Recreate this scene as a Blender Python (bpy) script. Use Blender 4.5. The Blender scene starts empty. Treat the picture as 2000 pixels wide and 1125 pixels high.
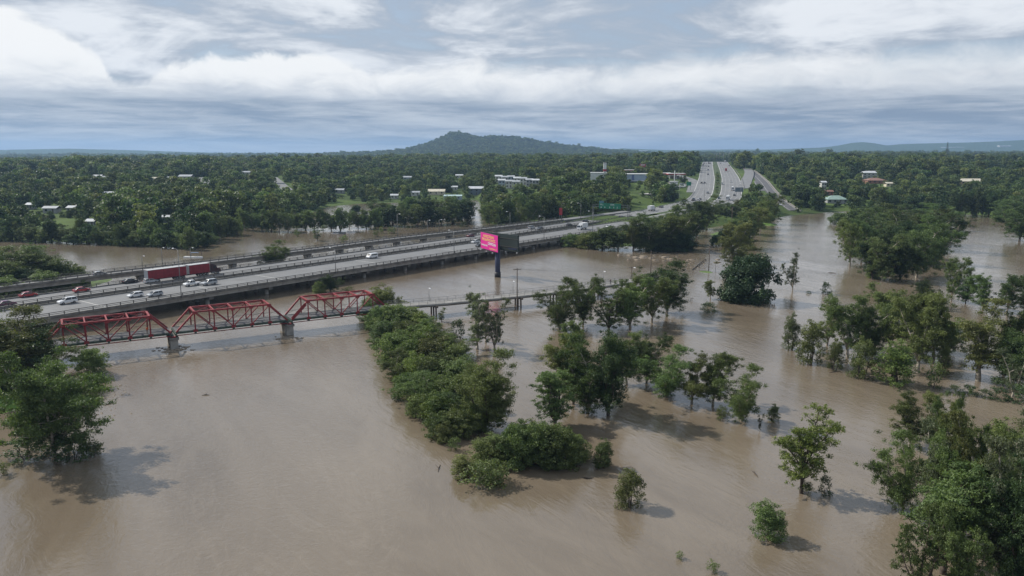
import bpy, bmesh, math, random
import numpy as np
from mathutils import Vector, Matrix, Euler

# ------------------------------------------------------------------ camera, sky, sun, exposure
scene = bpy.context.scene
coll = scene.collection
FPX = 1500.0                       # focal length for a 2000 px wide picture
CAM_H = 46.0                       # drone height above the flood water (water is z = 0)
PITCH = math.radians(10.15)
SUN_EL = math.radians(41.0)
SUN_FROM = (-0.90, 0.44)           # horizontal direction towards the sun

cam_data = bpy.data.cameras.new('camera')
cam_data.sensor_width = 36.0
cam_data.lens = 36.0 * FPX / 2000.0
cam_data.clip_start = 0.5
cam_data.clip_end = 60000.0
cam = bpy.data.objects.new('camera', cam_data)
coll.objects.link(cam)
cam.location = (0, 0, CAM_H)
cam.rotation_euler = (math.radians(90) - PITCH, 0, 0)
scene.camera = cam

scene.view_settings.view_transform = 'Standard'
scene.view_settings.look = 'None'
scene.view_settings.gamma = 1.0
scene.view_settings.exposure = 0.22
scene.view_settings.use_curve_mapping = False
scene.cycles.max_bounces = 5
scene.cycles.diffuse_bounces = 2
scene.cycles.glossy_bounces = 3
scene.cycles.transmission_bounces = 3
scene.cycles.volume_bounces = 0
scene.cycles.use_denoising = True
scene.cycles.caustics_reflective = False
scene.cycles.caustics_refractive = False


class NT:
    """small helper to write node trees"""
    def __init__(self, tree):
        self.t = tree
        tree.nodes.clear()

    def n(self, kind, **kw):
        nd = self.t.nodes.new(kind)
        for k, v in kw.items():
            setattr(nd, k, v)
        return nd

    def set(self, sock, v):
        if isinstance(v, bpy.types.NodeSocket):
            self.t.links.new(v, sock)
        elif v is not None:
            sock.default_value = v

    def math(self, op, a, b=None, c=None, clamp=False):
        nd = self.n('ShaderNodeMath', operation=op, use_clamp=clamp)
        self.set(nd.inputs[0], a); self.set(nd.inputs[1], b); self.set(nd.inputs[2], c)
        return nd.outputs[0]

    def step(self, v, a, b, o0=0.0, o1=1.0):
        nd = self.n('ShaderNodeMapRange', interpolation_type='SMOOTHSTEP')
        self.set(nd.inputs[0], v); self.set(nd.inputs[1], a); self.set(nd.inputs[2], b)
        self.set(nd.inputs[3], o0); self.set(nd.inputs[4], o1)
        return nd.outputs[0]

    def mix(self, f, a, b, blend='MIX'):
        nd = self.n('ShaderNodeMix', data_type='RGBA', blend_type=blend)
        self.set(nd.inputs[0], f); self.set(nd.inputs[6], a); self.set(nd.inputs[7], b)
        return nd.outputs[2]

    def noise(self, vec, scale, detail=4.0, rough=0.55, dist=0.0, lac=2.0):
        nd = self.n('ShaderNodeTexNoise')
        self.set(nd.inputs['Vector'], vec)
        nd.inputs['Scale'].default_value = scale
        nd.inputs['Detail'].default_value = detail
        nd.inputs['Roughness'].default_value = rough
        nd.inputs['Lacunarity'].default_value = lac
        nd.inputs['Distortion'].default_value = dist
        return nd.outputs['Fac']

    def vec(self, x, y, z):
        nd = self.n('ShaderNodeCombineXYZ')
        self.set(nd.inputs[0], x); self.set(nd.inputs[1], y); self.set(nd.inputs[2], z)
        return nd.outputs[0]

    def curve(self, v, pts):
        nd = self.n('ShaderNodeFloatCurve')
        cv = nd.mapping.curves[0]
        while len(cv.points) < len(pts):
            cv.points.new(0.5, 0.5)
        for p, (x, y) in zip(cv.points, pts):
            p.location = (x, y)
        nd.mapping.update()
        self.set(nd.inputs['Value'], v)
        return nd.outputs[0]


def build_world():
    w = bpy.data.worlds.new('World')
    scene.world = w
    w.use_nodes = True
    t = NT(w.node_tree)
    tc = t.n('ShaderNodeTexCoord')
    sky = t.n('ShaderNodeTexSky', sky_type='NISHITA', sun_disc=False)
    sky.sun_elevation = SUN_EL
    # the sky's sun_rotation turns clockwise from +Y seen from above
    sky.sun_rotation = math.atan2(SUN_FROM[0], SUN_FROM[1])
    sky.air_density = 1.0; sky.dust_density = 1.0; sky.ozone_density = 1.0
    sep = t.n('ShaderNodeSeparateXYZ')
    t.set(sep.inputs[0], tc.outputs['Generated'])
    x, y, z = sep.outputs
    el = t.math('MULTIPLY', t.math('ARCSINE', z), 57.2958)          # degrees
    az = t.math('MULTIPLY', t.math('ARCTAN2', x, y), 57.2958)       # degrees right of the camera
    zc = t.math('ADD', t.math('MAXIMUM', z, 0.0), 0.15)
    px = t.math('DIVIDE', x, zc); py = t.math('DIVIDE', y, zc)
    plane = t.vec(px, py, 0.0)
    # broken stratocumulus deck, seen in perspective
    n1 = t.noise(plane, 1.05, 8.0, 0.58, 0.7)
    n2 = t.noise(t.vec(px, py, 3.7), 4.2, 7.0, 0.62, 0.5)
    deck = t.math('ADD', t.math('MULTIPLY', n1, 0.78), t.math('MULTIPLY', n2, 0.22))
    cover = t.step(deck, 0.39, 0.52)
    lit = t.step(deck, 0.45, 0.63)
    grey = (3.2, 3.7, 4.45, 1)
    white = (6.6, 6.9, 7.3, 1)
    deckcol = t.mix(lit, grey, white)
    blue = t.mix(0.55, sky.outputs[0], (3.0, 3.9, 5.2, 1))
    col = t.mix(t.math('MULTIPLY_ADD', cover, 0.62, 0.38), blue, deckcol)
    # low dark-blue streaks near the horizon
    st = t.noise(t.vec(t.math('MULTIPLY', az, 0.07), t.math('MULTIPLY', el, 0.75), 1.3), 1.0, 7.0, 0.6, 0.7)
    st2 = t.noise(t.vec(t.math('MULTIPLY', az, 0.2), t.math('MULTIPLY', el, 1.9), 7.1), 1.0, 6.0, 0.62, 0.6)
    sv = t.math('ADD', t.math('MULTIPLY', st, 0.6), t.math('MULTIPLY', st2, 0.4))
    low = t.mix(t.step(sv, 0.36, 0.66), (1.95, 2.5, 3.35, 1), (4.6, 5.0, 5.5, 1))
    lowf = t.step(el, 2.6, 5.2, 1.0, 0.0)
    col = t.mix(lowf, col, low)
    # bright bank of cumulus whose top steps down from left to right
    u = t.math('MULTIPLY_ADD', az, 1.0 / 90.0, 0.5, clamp=True)     # -45..45 deg -> 0..1
    def U(pxx, deg):   # picture column -> ramp position, elevation/12
        return (math.degrees(math.atan((pxx - 1000) / FPX)) / 90 + 0.5, deg / 12.0)
    top = t.curve(u, [(0.0, 0.62), U(-150, 8.4), U(20, 8.7), U(130, 7.6), U(215, 6.2), U(290, 4.3), U(325, 4.9),
                      U(400, 6.1), U(480, 6.3), U(640, 6.6), U(690, 6.1), U(720, 5.6), U(860, 6.0), U(1000, 6.1), U(1100, 5.7), U(1250, 6.2),
                      U(1420, 6.6), U(1600, 6.4), U(1800, 6.3), U(2000, 6.4), (1.0, 0.52)])
    top = t.math('MULTIPLY', top, 12.0)
    bump = t.noise(t.vec(t.math('MULTIPLY', az, 0.30), t.math('MULTIPLY', el, 0.42), 0.4), 1.0, 9.0, 0.62, 0.5)
    edge = t.math('ADD', top, t.math('MULTIPLY', t.math('SUBTRACT', bump, 0.5), 2.6))
    above = t.math('SUBTRACT', edge, el)
    soft = t.step(az, -14.0, 6.0, 0.55, 1.5)
    tmask = t.step(t.math('DIVIDE', above, soft), -0.45, 0.85)
    bot = t.noise(t.vec(t.math('MULTIPLY', az, 0.10), t.math('MULTIPLY', el, 0.8), 5.2), 1.0, 5.0, 0.55)
    bmask = t.step(t.math('ADD', el, t.math('MULTIPLY', t.math('SUBTRACT', bot, 0.5), 2.8)), 2.9, 4.2)
    bank = t.math('MULTIPLY', tmask, bmask)
    bank = t.math('MULTIPLY', bank, t.step(az, -8.0, 28.0, 1.0, 0.72))
    puff = t.noise(t.vec(t.math('MULTIPLY', az, 0.26), t.math('MULTIPLY', el, 0.62), 9.0), 1.0, 8.0, 0.66, 0.6)
    bankv = t.step(t.math('ADD', el, t.math('MULTIPLY', t.math('SUBTRACT', puff, 0.5), 3.6)), 2.6, 5.6)
    bcol = t.mix(bankv, (4.0, 4.45, 5.1, 1), (7.6, 7.7, 7.75, 1))
    col = t.mix(bank, col, bcol)
    # below the horizon: dim ground bounce (never seen, hidden by the terrain)
    col = t.mix(t.step(el, -2.0, -0.3, 1.0, 0.0), col, (1.0, 1.1, 1.1, 1))
    bg = t.n('ShaderNodeBackground')
    bg.inputs['Strength'].default_value = 0.108
    t.set(bg.inputs['Color'], col)
    out = t.n('ShaderNodeOutputWorld')
    t.set(out.inputs['Surface'], bg.outputs[0])


build_world()
sun_data = bpy.data.lights.new('sun', 'SUN')
sun_data.energy = 4.3
sun_data.angle = math.radians(0.6)
sun_data.color = (1.0, 0.945, 0.86)
sun = bpy.data.objects.new('sun', sun_data)
coll.objects.link(sun)
_l = math.hypot(*SUN_FROM)
_d = Vector((SUN_FROM[0] / _l * math.cos(SUN_EL), SUN_FROM[1] / _l * math.cos(SUN_EL), math.sin(SUN_EL)))
sun.rotation_euler = _d.to_track_quat('Z', 'Y').to_euler()
sun.location = (0, 0, 300)

# ------------------------------------------------------------------ survey: photograph pixel (2000 x 1125) -> place on a level plane
_cp, _sp = math.cos(PITCH), math.sin(PITCH)


def G(px, py, z=0.0):
    u = (px - 1000) / FPX; v = (562.5 - py) / FPX
    dy = _cp + v * _sp; dz = -_sp + v * _cp
    k = (z - CAM_H) / dz
    return u * k, dy * k


def proj(x, y, z):
    z -= CAM_H
    d = y * _cp - z * _sp
    return 1000 + FPX * x / d, 562.5 - FPX * (y * _sp + z * _cp) / d, d


def height_for(x, y, top_py, base_z=0.0):
    """height of an upright thing at (x, y) whose top is seen at row top_py"""
    v = (562.5 - top_py) / FPX
    dy = _cp + v * _sp; dz = -_sp + v * _cp
    return CAM_H + dz * (y / dy) - base_z


# ------------------------------------------------------------------ object helpers
def tag(o, label=None, cat=None, group=None, kind=None):
    if label: o['label'] = label
    if cat: o['category'] = cat
    if group: o['group'] = group
    if kind: o['kind'] = kind
    return o


def link(o, parent=None):
    coll.objects.link(o)
    if parent is not None:
        o.parent = parent
    return o


def mesh(name, verts, faces, mat=None, smooth=False):
    me = bpy.data.meshes.new(name)
    me.from_pydata([tuple(v) for v in verts], [], [tuple(f) for f in faces])
    if mat is not None:
        me.materials.append(mat)
    if smooth:
        me.polygons.foreach_set('use_smooth', [True] * len(me.polygons))
    me.update()
    return me


def obj(name, me, parent=None, loc=(0, 0, 0), rot=(0, 0, 0)):
    o = bpy.data.objects.new(name, me)
    o.location = loc; o.rotation_euler = rot
    return link(o, parent)


def empty(name, loc=(0, 0, 0), rz=0.0, parent=None):
    o = bpy.data.objects.new(name, None)
    o.location = loc; o.rotation_euler = (0, 0, rz)
    o.empty_display_size = 0.5
    return link(o, parent)


def copy_tree(o, parent=None):
    c = o.copy()
    coll.objects.link(c)
    c.parent = parent
    for ch in o.children:
        if ch.name in scene.objects:
            copy_tree(ch, c)
    return c


class MB:
    """collects shapes into one mesh"""
    def __init__(self):
        self.v = []; self.f = []

    def add(self, vs, fs):
        b = len(self.v)
        self.v += [tuple(p) for p in vs]
        self.f += [tuple(i + b for i in f) for f in fs]
        return self

    def box(self, x0, x1, y0, y1, z0, z1, tx=0.0, ty=0.0):
        """box; the top is drawn in by tx, ty on each side"""
        return self.add([(x0, y0, z0), (x1, y0, z0), (x1, y1, z0), (x0, y1, z0),
                         (x0 + tx, y0 + ty, z1), (x1 - tx, y0 + ty, z1), (x1 - tx, y1 - ty, z1), (x0 + tx, y1 - ty, z1)],
                        [(3, 2, 1, 0), (4, 5, 6, 7), (0, 1, 5, 4), (1, 2, 6, 5), (2, 3, 7, 6), (3, 0, 4, 7)])

    def beam(self, p, q, w, h):
        p = Vector(p); q = Vector(q); d = (q - p).normalized()
        up = Vector((0, 0, 1)) if abs(d.z) < 0.95 else Vector((1, 0, 0))
        s = d.cross(up).normalized(); up = s.cross(d).normalized()
        c = [(-w / 2, -h / 2), (w / 2, -h / 2), (w / 2, h / 2), (-w / 2, h / 2)]
        vs = [p + s * a + up * b for a, b in c] + [q + s * a + up * b for a, b in c]
        return self.add(vs, [(3, 2, 1, 0), (4, 5, 6, 7), (0, 1, 5, 4), (1, 2, 6, 5), (2, 3, 7, 6), (3, 0, 4, 7)])

    def tube(self, pts, rad, n=6, cap=True):
        pts = [Vector(p) for p in pts]
        if not hasattr(rad, '__len__'):
            rad = [rad] * len(pts)
        vs = []
        for i, p in enumerate(pts):
            d = (pts[min(i + 1, len(pts) - 1)] - pts[max(i - 1, 0)]).normalized()
            up = Vector((0, 0, 1)) if abs(d.z) < 0.9 else Vector((1, 0, 0))
            s = d.cross(up).normalized(); u2 = s.cross(d).normalized()
            for k in range(n):
                a = 2 * math.pi * k / n
                vs.append(p + (s * math.cos(a) + u2 * math.sin(a)) * rad[i])
        fs = []
        for i in range(len(pts) - 1):
            for k in range(n):
                fs.append((i * n + k, i * n + (k + 1) % n, (i + 1) * n + (k + 1) % n, (i + 1) * n + k))
        if cap:
            fs.append(tuple(range(n - 1, -1, -1)))
            fs.append(tuple(range((len(pts) - 1) * n, len(pts) * n)))
        return self.add(vs, fs)

    def prism(self, prof, w0, w1=None, axis='y'):
        """side profile (x, z) swept across y from -w/2 to w/2"""
        n = len(prof)
        w1 = w0 if w1 is None else w1
        vs = [(x, -w0 / 2, z) for x, z in prof] + [(x, w0 / 2, z) for x, z in prof]
        fs = [tuple(range(n)), tuple(range(2 * n - 1, n - 1, -1))]
        for i in range(n):
            j = (i + 1) % n
            fs.append((j, i, i + n, j + n))
        return self.add(vs, fs)

    def me(self, name, mat, smooth=False):
        return mesh(name, self.v, self.f, mat, smooth)

    def build(self, name, mat, parent=None, smooth=False, loc=(0, 0, 0), rot=(0, 0, 0)):
        return obj(name, self.me(name, mat, smooth), parent, loc, rot)


# ------------------------------------------------------------------ materials
MATS = {}


def mat(name, colr, rough=0.7, metal=0.0, noise=0.0, nscale=1.0, spec=0.5, bump=0.0, coat=0.0):
    if name in MATS:
        return MATS[name]
    m = bpy.data.materials.new(name)
    m.use_nodes = True
    t = NT(m.node_tree)
    p = t.n('ShaderNodeBsdfPrincipled')
    p.inputs['Roughness'].default_value = rough
    p.inputs['Metallic'].default_value = metal
    p.inputs['Specular IOR Level'].default_value = spec
    p.inputs['Coat Weight'].default_value = coat
    c = (*colr, 1)
    if noise > 0:
        tc = t.n('ShaderNodeTexCoord')
        nz = t.noise(tc.outputs['Object'], nscale, 6.0, 0.6)
        dark = tuple(v * (1 - noise) for v in colr) + (1,)
        light = tuple(min(1, v * (1 + noise)) for v in colr) + (1,)
        t.set(p.inputs['Base Color'], t.mix(t.step(nz, 0.3, 0.7), dark, light))
        if bump > 0:
            b = t.n('ShaderNodeBump')
            b.inputs['Strength'].default_value = bump
            b.inputs['Distance'].default_value = 0.05
            t.set(b.inputs['Height'], nz)
            t.set(p.inputs['Normal'], b.outputs[0])
    else:
        p.inputs['Base Color'].default_value = c
    o = t.n('ShaderNodeOutputMaterial')
    t.set(o.inputs['Surface'], p.outputs[0])
    MATS[name] = m
    return m


def leaf_mat(name, c_dark, c_mid, c_light, trans=0.34):
    m = bpy.data.materials.new(name)
    m.use_nodes = True
    t = NT(m.node_tree)
    at = t.n('ShaderNodeAttribute', attribute_name='tint')
    oi = t.n('ShaderNodeObjectInfo')
    c = t.mix(t.step(at.outputs['Fac'], 0.0, 0.55), (*c_dark, 1), (*c_mid, 1))
    c = t.mix(t.step(at.outputs['Fac'], 0.5, 1.0), c, (*c_light, 1))
    hs = t.n('ShaderNodeHueSaturation')
    r = oi.outputs['Random']
    t.set(hs.inputs['Hue'], t.math('MULTIPLY_ADD', r, 0.045, 0.474))
    r2 = t.math('FRACT', t.math('MULTIPLY', r, 7.31))
    t.set(hs.inputs['Value'], t.math('MULTIPLY_ADD', r2, 0.75, 0.76))
    hs.inputs['Saturation'].default_value = 0.92
    t.set(hs.inputs['Color'], c)
    d = t.n('ShaderNodeBsdfPrincipled')
    d.inputs['Roughness'].default_value = 0.55
    d.inputs['Specular IOR Level'].default_value = 0.3
    t.set(d.inputs['Base Color'], hs.outputs[0])
    tr = t.n('ShaderNodeBsdfTranslucent')
    t.set(tr.inputs['Color'], t.mix(1.0, hs.outputs[0], (1.15, 1.25, 0.6, 1), 'MULTIPLY'))
    mx = t.n('ShaderNodeMixShader')
    mx.inputs[0].default_value = trans
    t.set(mx.inputs[1], d.outputs[0]); t.set(mx.inputs[2], tr.outputs[0])
    o = t.n('ShaderNodeOutputMaterial')
    t.set(o.inputs['Surface'], mx.outputs[0])
    return m


LEAF = {
    'olive': leaf_mat('leaf_olive', (0.060, 0.078, 0.024), (0.112, 0.140, 0.042), (0.162, 0.190, 0.064)),
    'mid': leaf_mat('leaf_mid_green', (0.048, 0.076, 0.024), (0.090, 0.134, 0.040), (0.138, 0.184, 0.060)),
    'dark': leaf_mat('leaf_dark_green', (0.020, 0.042, 0.017), (0.040, 0.072, 0.026), (0.066, 0.104, 0.036)),
    'bright': leaf_mat('leaf_bright_green', (0.065, 0.105, 0.022), (0.120, 0.175, 0.038), (0.170, 0.220, 0.055)),
    'fig': leaf_mat('leaf_fig', (0.012, 0.026, 0.012), (0.024, 0.046, 0.019), (0.042, 0.072, 0.028), 0.2),
    'grey': leaf_mat('leaf_grey_green', (0.056, 0.074, 0.040), (0.098, 0.122, 0.066), (0.138, 0.162, 0.090)),
    'wood': leaf_mat('leaf_woodland', (0.038, 0.062, 0.024), (0.076, 0.112, 0.038), (0.118, 0.160, 0.056)),
}
BARK_PALE = mat('bark_pale', (0.30, 0.27, 0.225), 0.9, noise=0.45, nscale=2.5)
BARK_DARK = mat('bark_dark', (0.075, 0.058, 0.045), 0.95, noise=0.4, nscale=3.0)
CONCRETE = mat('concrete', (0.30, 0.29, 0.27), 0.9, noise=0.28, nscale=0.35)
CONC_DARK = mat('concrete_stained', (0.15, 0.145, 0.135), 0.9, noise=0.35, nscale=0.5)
ASPHALT = mat('asphalt_worn', (0.165, 0.168, 0.172), 0.85, noise=0.12, nscale=0.12)
ASPHALT_D = mat('asphalt_dark', (0.085, 0.085, 0.09), 0.9, noise=0.2, nscale=0.15)
PAINT_W = mat('road_paint', (0.62, 0.62, 0.60), 0.7, noise=0.15, nscale=0.6)
JOINT = mat('joint_concrete', (0.42, 0.42, 0.40), 0.8)
STEEL = mat('galvanised_steel', (0.19, 0.195, 0.20), 0.55, 0.4)
RAILM = mat('weathered_rail', (0.065, 0.062, 0.058), 0.7)
RED = mat('red_paint', (0.20, 0.019, 0.024), 0.65, noise=0.42, nscale=0.8)
GREENP = mat('dark_green_paint', (0.022, 0.045, 0.034), 0.55, noise=0.25, nscale=0.7)
PIPE = mat('pipe_grey', (0.17, 0.165, 0.155), 0.6, noise=0.25, nscale=0.5)
TIMBER = mat('weathered_timber', (0.095, 0.075, 0.06), 0.95, noise=0.35, nscale=1.5)
GLASS = mat('dark_glass', (0.018, 0.022, 0.027), 0.08, 0.0, spec=0.6)
TYRE = mat('tyre_rubber', (0.02, 0.02, 0.021), 0.9)
LAMPW = mat('lamp_lens', (0.75, 0.76, 0.78), 0.25)
TAILR = mat('tail_lens', (0.35, 0.015, 0.012), 0.3)
GRASS = mat('grass_ground', (0.07, 0.115, 0.025), 0.95, noise=0.35, nscale=0.25)
GRASS_BRIGHT = mat('mown_grass', (0.085, 0.16, 0.022), 0.95, noise=0.25, nscale=0.4)  # a brighter, greener grass colour than the plain ground grass
DIRT = mat('dirt_bank', (0.17, 0.13, 0.085), 0.95, noise=0.3, nscale=0.3)

# ------------------------------------------------------------------ roads as paths
class Path:
    def __init__(self, pts, zf, step=4.0):
        P = [np.array(p, float) for p in pts]
        P = [2 * P[0] - P[1]] + P + [2 * P[-1] - P[-2]]
        out = []
        for i in range(1, len(P) - 2):
            p0, p1, p2, p3 = P[i - 1], P[i], P[i + 1], P[i + 2]
            n = max(2, int(np.linalg.norm(p2 - p1) / step))
            for k in range(n):
                t = k / n
                out.append(0.5 * (2 * p1 + (p2 - p0) * t + (2 * p0 - 5 * p1 + 4 * p2 - p3) * t * t + (3 * p1 - p0 - 3 * p2 + p3) * t ** 3))
        out.append(P[-2])
        self.p = np.array(out)
        d = np.diff(self.p, axis=0)
        self.s = np.concatenate([[0], np.cumsum(np.hypot(d[:, 0], d[:, 1]))])
        tg = np.gradient(self.p, axis=0)
        self.t = tg / np.linalg.norm(tg, axis=1)[:, None]
        self.zf = zf
        self.L = self.s[-1]

    def at(self, s, off=0.0, dz=0.0):
        x = np.interp(s, self.s, self.p[:, 0]); y = np.interp(s, self.s, self.p[:, 1])
        tx = np.interp(s, self.s, self.t[:, 0]); ty = np.interp(s, self.s, self.t[:, 1])
        return Vector((x + ty * off, y - tx * off, self.zf(x, y) + dz))

    def ang(self, s):
        tx = np.interp(s, self.s, self.t[:, 0]); ty = np.interp(s, self.s, self.t[:, 1])
        return math.atan2(ty, tx)

    def near(self, x, y):
        i = int(np.argmin((self.p[:, 0] - x) ** 2 + (self.p[:, 1] - y) ** 2))
        return self.s[i]

    def sweep(self, mb, s0, s1, o0, o1, z0, z1, step=6.0):
        n = max(1, int(round((s1 - s0) / step)))
        vs, fs = [], []
        for i in range(n + 1):
            s = s0 + (s1 - s0) * i / n
            a = self.at(s, o0); b = self.at(s, o1)
            vs += [(a.x, a.y, a.z + z0), (b.x, b.y, b.z + z0), (b.x, b.y, b.z + z1), (a.x, a.y, a.z + z1)]
        for i in range(n):
            b = i * 4; c = b + 4
            for k in range(4):
                j = (k + 1) % 4
                fs.append((b + k, b + j, c + j, c + k))
        fs += [(3, 2, 1, 0), (n * 4, n * 4 + 1, n * 4 + 2, n * 4 + 3)]
        mb.add(vs, fs)
        return mb


DECK = 4.2


def zroad(x, y):
    return float(np.interp(y, [470, 540, 620, 700, 790, 1000, 1360, 1460, 1900], [DECK, 5.0, 7.2, 11.0, 15.6, 20.0, 25.0, 25.0, 19.0]))


D0 = np.array([math.cos(math.radians(52.6)), math.sin(math.radians(52.6))])
FARC = Path([tuple(np.array((-72.3, 299.0)) - D0 * 260), tuple(np.array((-72.3, 299.0)) - D0 * 114), (-72.3, 299), (0.0, 397.0), (72, 497), (115, 561), (151.5, 630), (197, 790), (250, 1000), (341, 1360), (445, 1760)], zroad)
NEARC = Path([tuple(np.array((-46.9, 298.8)) - D0 * 260), tuple(np.array((-46.9, 298.8)) - D0 * 130), (-46.9, 298.8), (31.2, 399.0), (90, 479), (134, 549), (174, 622), (223, 790), (277, 1000), (368, 1360), (472, 1760)], zroad)
RAMP = Path([(-205, 178), (-148.6, 250.5), (-116.4, 289), (-87.4, 326.6), (-50.5, 377), (2.9, 437), (40, 478), (78, 524)], lambda x, y: float(np.interp(y, [200, 420, 524], [DECK, DECK, 5.4])))
MID = Path([tuple((a + b) / 2) for a, b in zip(FARC.p[np.linspace(0, len(FARC.p) - 1, 60).astype(int)], NEARC.p[np.linspace(0, len(NEARC.p) - 1, 60).astype(int)])], zroad)
S_ABUT_F = FARC.near(72, 497)
S_ABUT_N = NEARC.near(90, 479)

# ------------------------------------------------------------------ terrain height
SHORE = [(-1500, 470), (-600, 470), (0, 469), (100, 472), (200, 476), (300, 480), (372, 486), (405, 476), (450, 452), (520, 436), (600, 420),
         (640, 404), (700, 398), (850, 394), (935, 391), (948, 432), (970, 441), (1040, 437), (1090, 452), (1115, 474), (1200, 481), (1330, 482), (1352, 462),
         (1372, 440), (1390, 428), (1430, 424), (1462, 436), (1490, 440), (1508, 428), (1540, 421), (1600, 416), (1650, 412), (1800, 414), (1870, 418),
         (2000, 424), (2700, 428), (3600, 430)]
_sh = np.array([(lambda g: (g[0] / g[1], g[1]))(G(a, b)) for a, b in SHORE])


def _vnoise(x, y, seed):
    """cheap smooth noise"""
    r = np.random.RandomState(seed)
    v = 0
    for k in range(5):
        fx, fy, ph = r.uniform(-1, 1), r.uniform(-1, 1), r.uniform(0, 6.28)
        v = v + np.sin(x * fx + y * fy + ph)
    return v / 5


def hfun(x, y):
    x = np.asarray(x, float); y = np.asarray(y, float)
    a = x / np.maximum(y, 1.0)
    ys = np.interp(a, _sh[:, 0], _sh[:, 1])
    d = y - ys
    h = np.where(d < 0, np.maximum(-3.2, 0.05 * d), np.interp(d, [0, 50, 280, 600, 1200, 2600, 16000], [0, 2.2, 11.5, 16.5, 18.5, 12.5, 11.0]))
    h = h + np.interp(a, [-0.1, 0.25, 0.7], [0, 3.0, 6.5]) * np.clip(d / 700, 0, 1)
    h = h - np.interp(a, [-0.5, -0.25, -0.05], [7.0, 7.0, 0.0]) * np.clip((d - 700) / 900, 0, 1)
    h = h + 2.0 * _vnoise(x / 55, y / 55, 3) * np.clip(d / 160, 0, 1) + 4.0 * _vnoise(x / 260, y / 260, 5) * np.clip((d - 200) / 600, 0, 1)
    # earthworks of the motorway
    sel = (y > 440) & (y < 1900) & (a > 0.0) & (a < 0.5)
    if np.any(sel):
        xs, yy = x[sel], y[sel]
        mp = MID.p
        dd = np.sqrt(((xs[:, None] - mp[None, :, 0]) ** 2 + (yy[:, None] - mp[None, :, 1]) ** 2))
        i = dd.argmin(1); dm = dd[np.arange(len(i)), i]
        zr = np.interp(mp[i, 1], [470, 540, 620, 700, 790, 1000, 1360, 1460, 1900], [DECK, 5.0, 7.2, 11.0, 15.6, 20.0, 25.0, 25.0, 19.0]) - 0.45
        w = np.clip((62 - dm) / 34, 0, 1); w = w * w * (3 - 2 * w)
        w = w * np.clip((mp[i, 1] - 470) / 25, 0, 1)
        hh = h[sel]
        h[sel] = hh * (1 - w) + zr * w
    return h


def h1(x, y):
    return float(hfun(np.array([x]), np.array([y]))[0])


def onland(px, py):
    """walk a line of sight until it meets the ground"""
    r = np.concatenate([np.arange(150, 1600, 2.0), np.arange(1600, 9000, 8.0)])
    u = (px - 1000) / FPX; v = (562.5 - py) / FPX
    dy = _cp + v * _sp; dz = -_sp + v * _cp
    x = u / dy * r; z = CAM_H + dz / dy * r
    hh = np.maximum(hfun(x, r), 0)
    k = np.argmax(z < hh) if np.any(z < hh) else len(r) - 1
    return float(x[k]), float(r[k]), float(hh[k])


def build_terrain():
    ang = np.concatenate([np.linspace(-62, -37, 14)[:-1], np.linspace(-37, 37, 330), np.linspace(37, 62, 14)[1:]])
    rr = 300 * 1.0105 ** np.arange(0, 375)
    A, R = np.meshgrid(np.radians(ang), rr)
    Y = R * np.cos(A); X = R * np.sin(A)
    Z = hfun(X.ravel(), Y.ravel()).reshape(X.shape)
    Z = np.where(np.abs(A) > math.radians(55), np.maximum(Z, -3.2), Z)
    vs = np.stack([X.ravel(), Y.ravel(), Z.ravel()], 1)
    nr, na = X.shape
    idx = np.arange(nr * na).reshape(nr, na)
    f = np.stack([idx[:-1, :-1].ravel(), idx[:-1, 1:].ravel(), idx[1:, 1:].ravel(), idx[1:, :-1].ravel()], 1)
    m = bpy.data.materials.new('ground_cover'); m.use_nodes = True
    t = NT(m.node_tree)
    g = t.n('ShaderNodeNewGeometry')
    n1 = t.noise(g.outputs['Position'], 0.02, 6.0, 0.6)
    n2 = t.noise(g.outputs['Position'], 0.15, 5.0, 0.65)
    c = t.mix(t.step(n1, 0.35, 0.65), (0.045, 0.070, 0.022, 1), (0.085, 0.125, 0.034, 1))
    c = t.mix(t.step(n2, 0.55, 0.75), c, (0.10, 0.105, 0.045, 1))
    p = t.n('ShaderNodeBsdfPrincipled'); p.inputs['Roughness'].default_value = 0.95; p.inputs['Specular IOR Level'].default_value = 0.1
    t.set(p.inputs['Base Color'], c)
    o = t.n('ShaderNodeOutputMaterial'); t.set(o.inputs['Surface'], p.outputs[0])
    me = mesh('ground', vs, f, m, True)
    tag(obj('ground', me), kind='structure', label='green land rising gently beyond the floodwater')


build_terrain()


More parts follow.
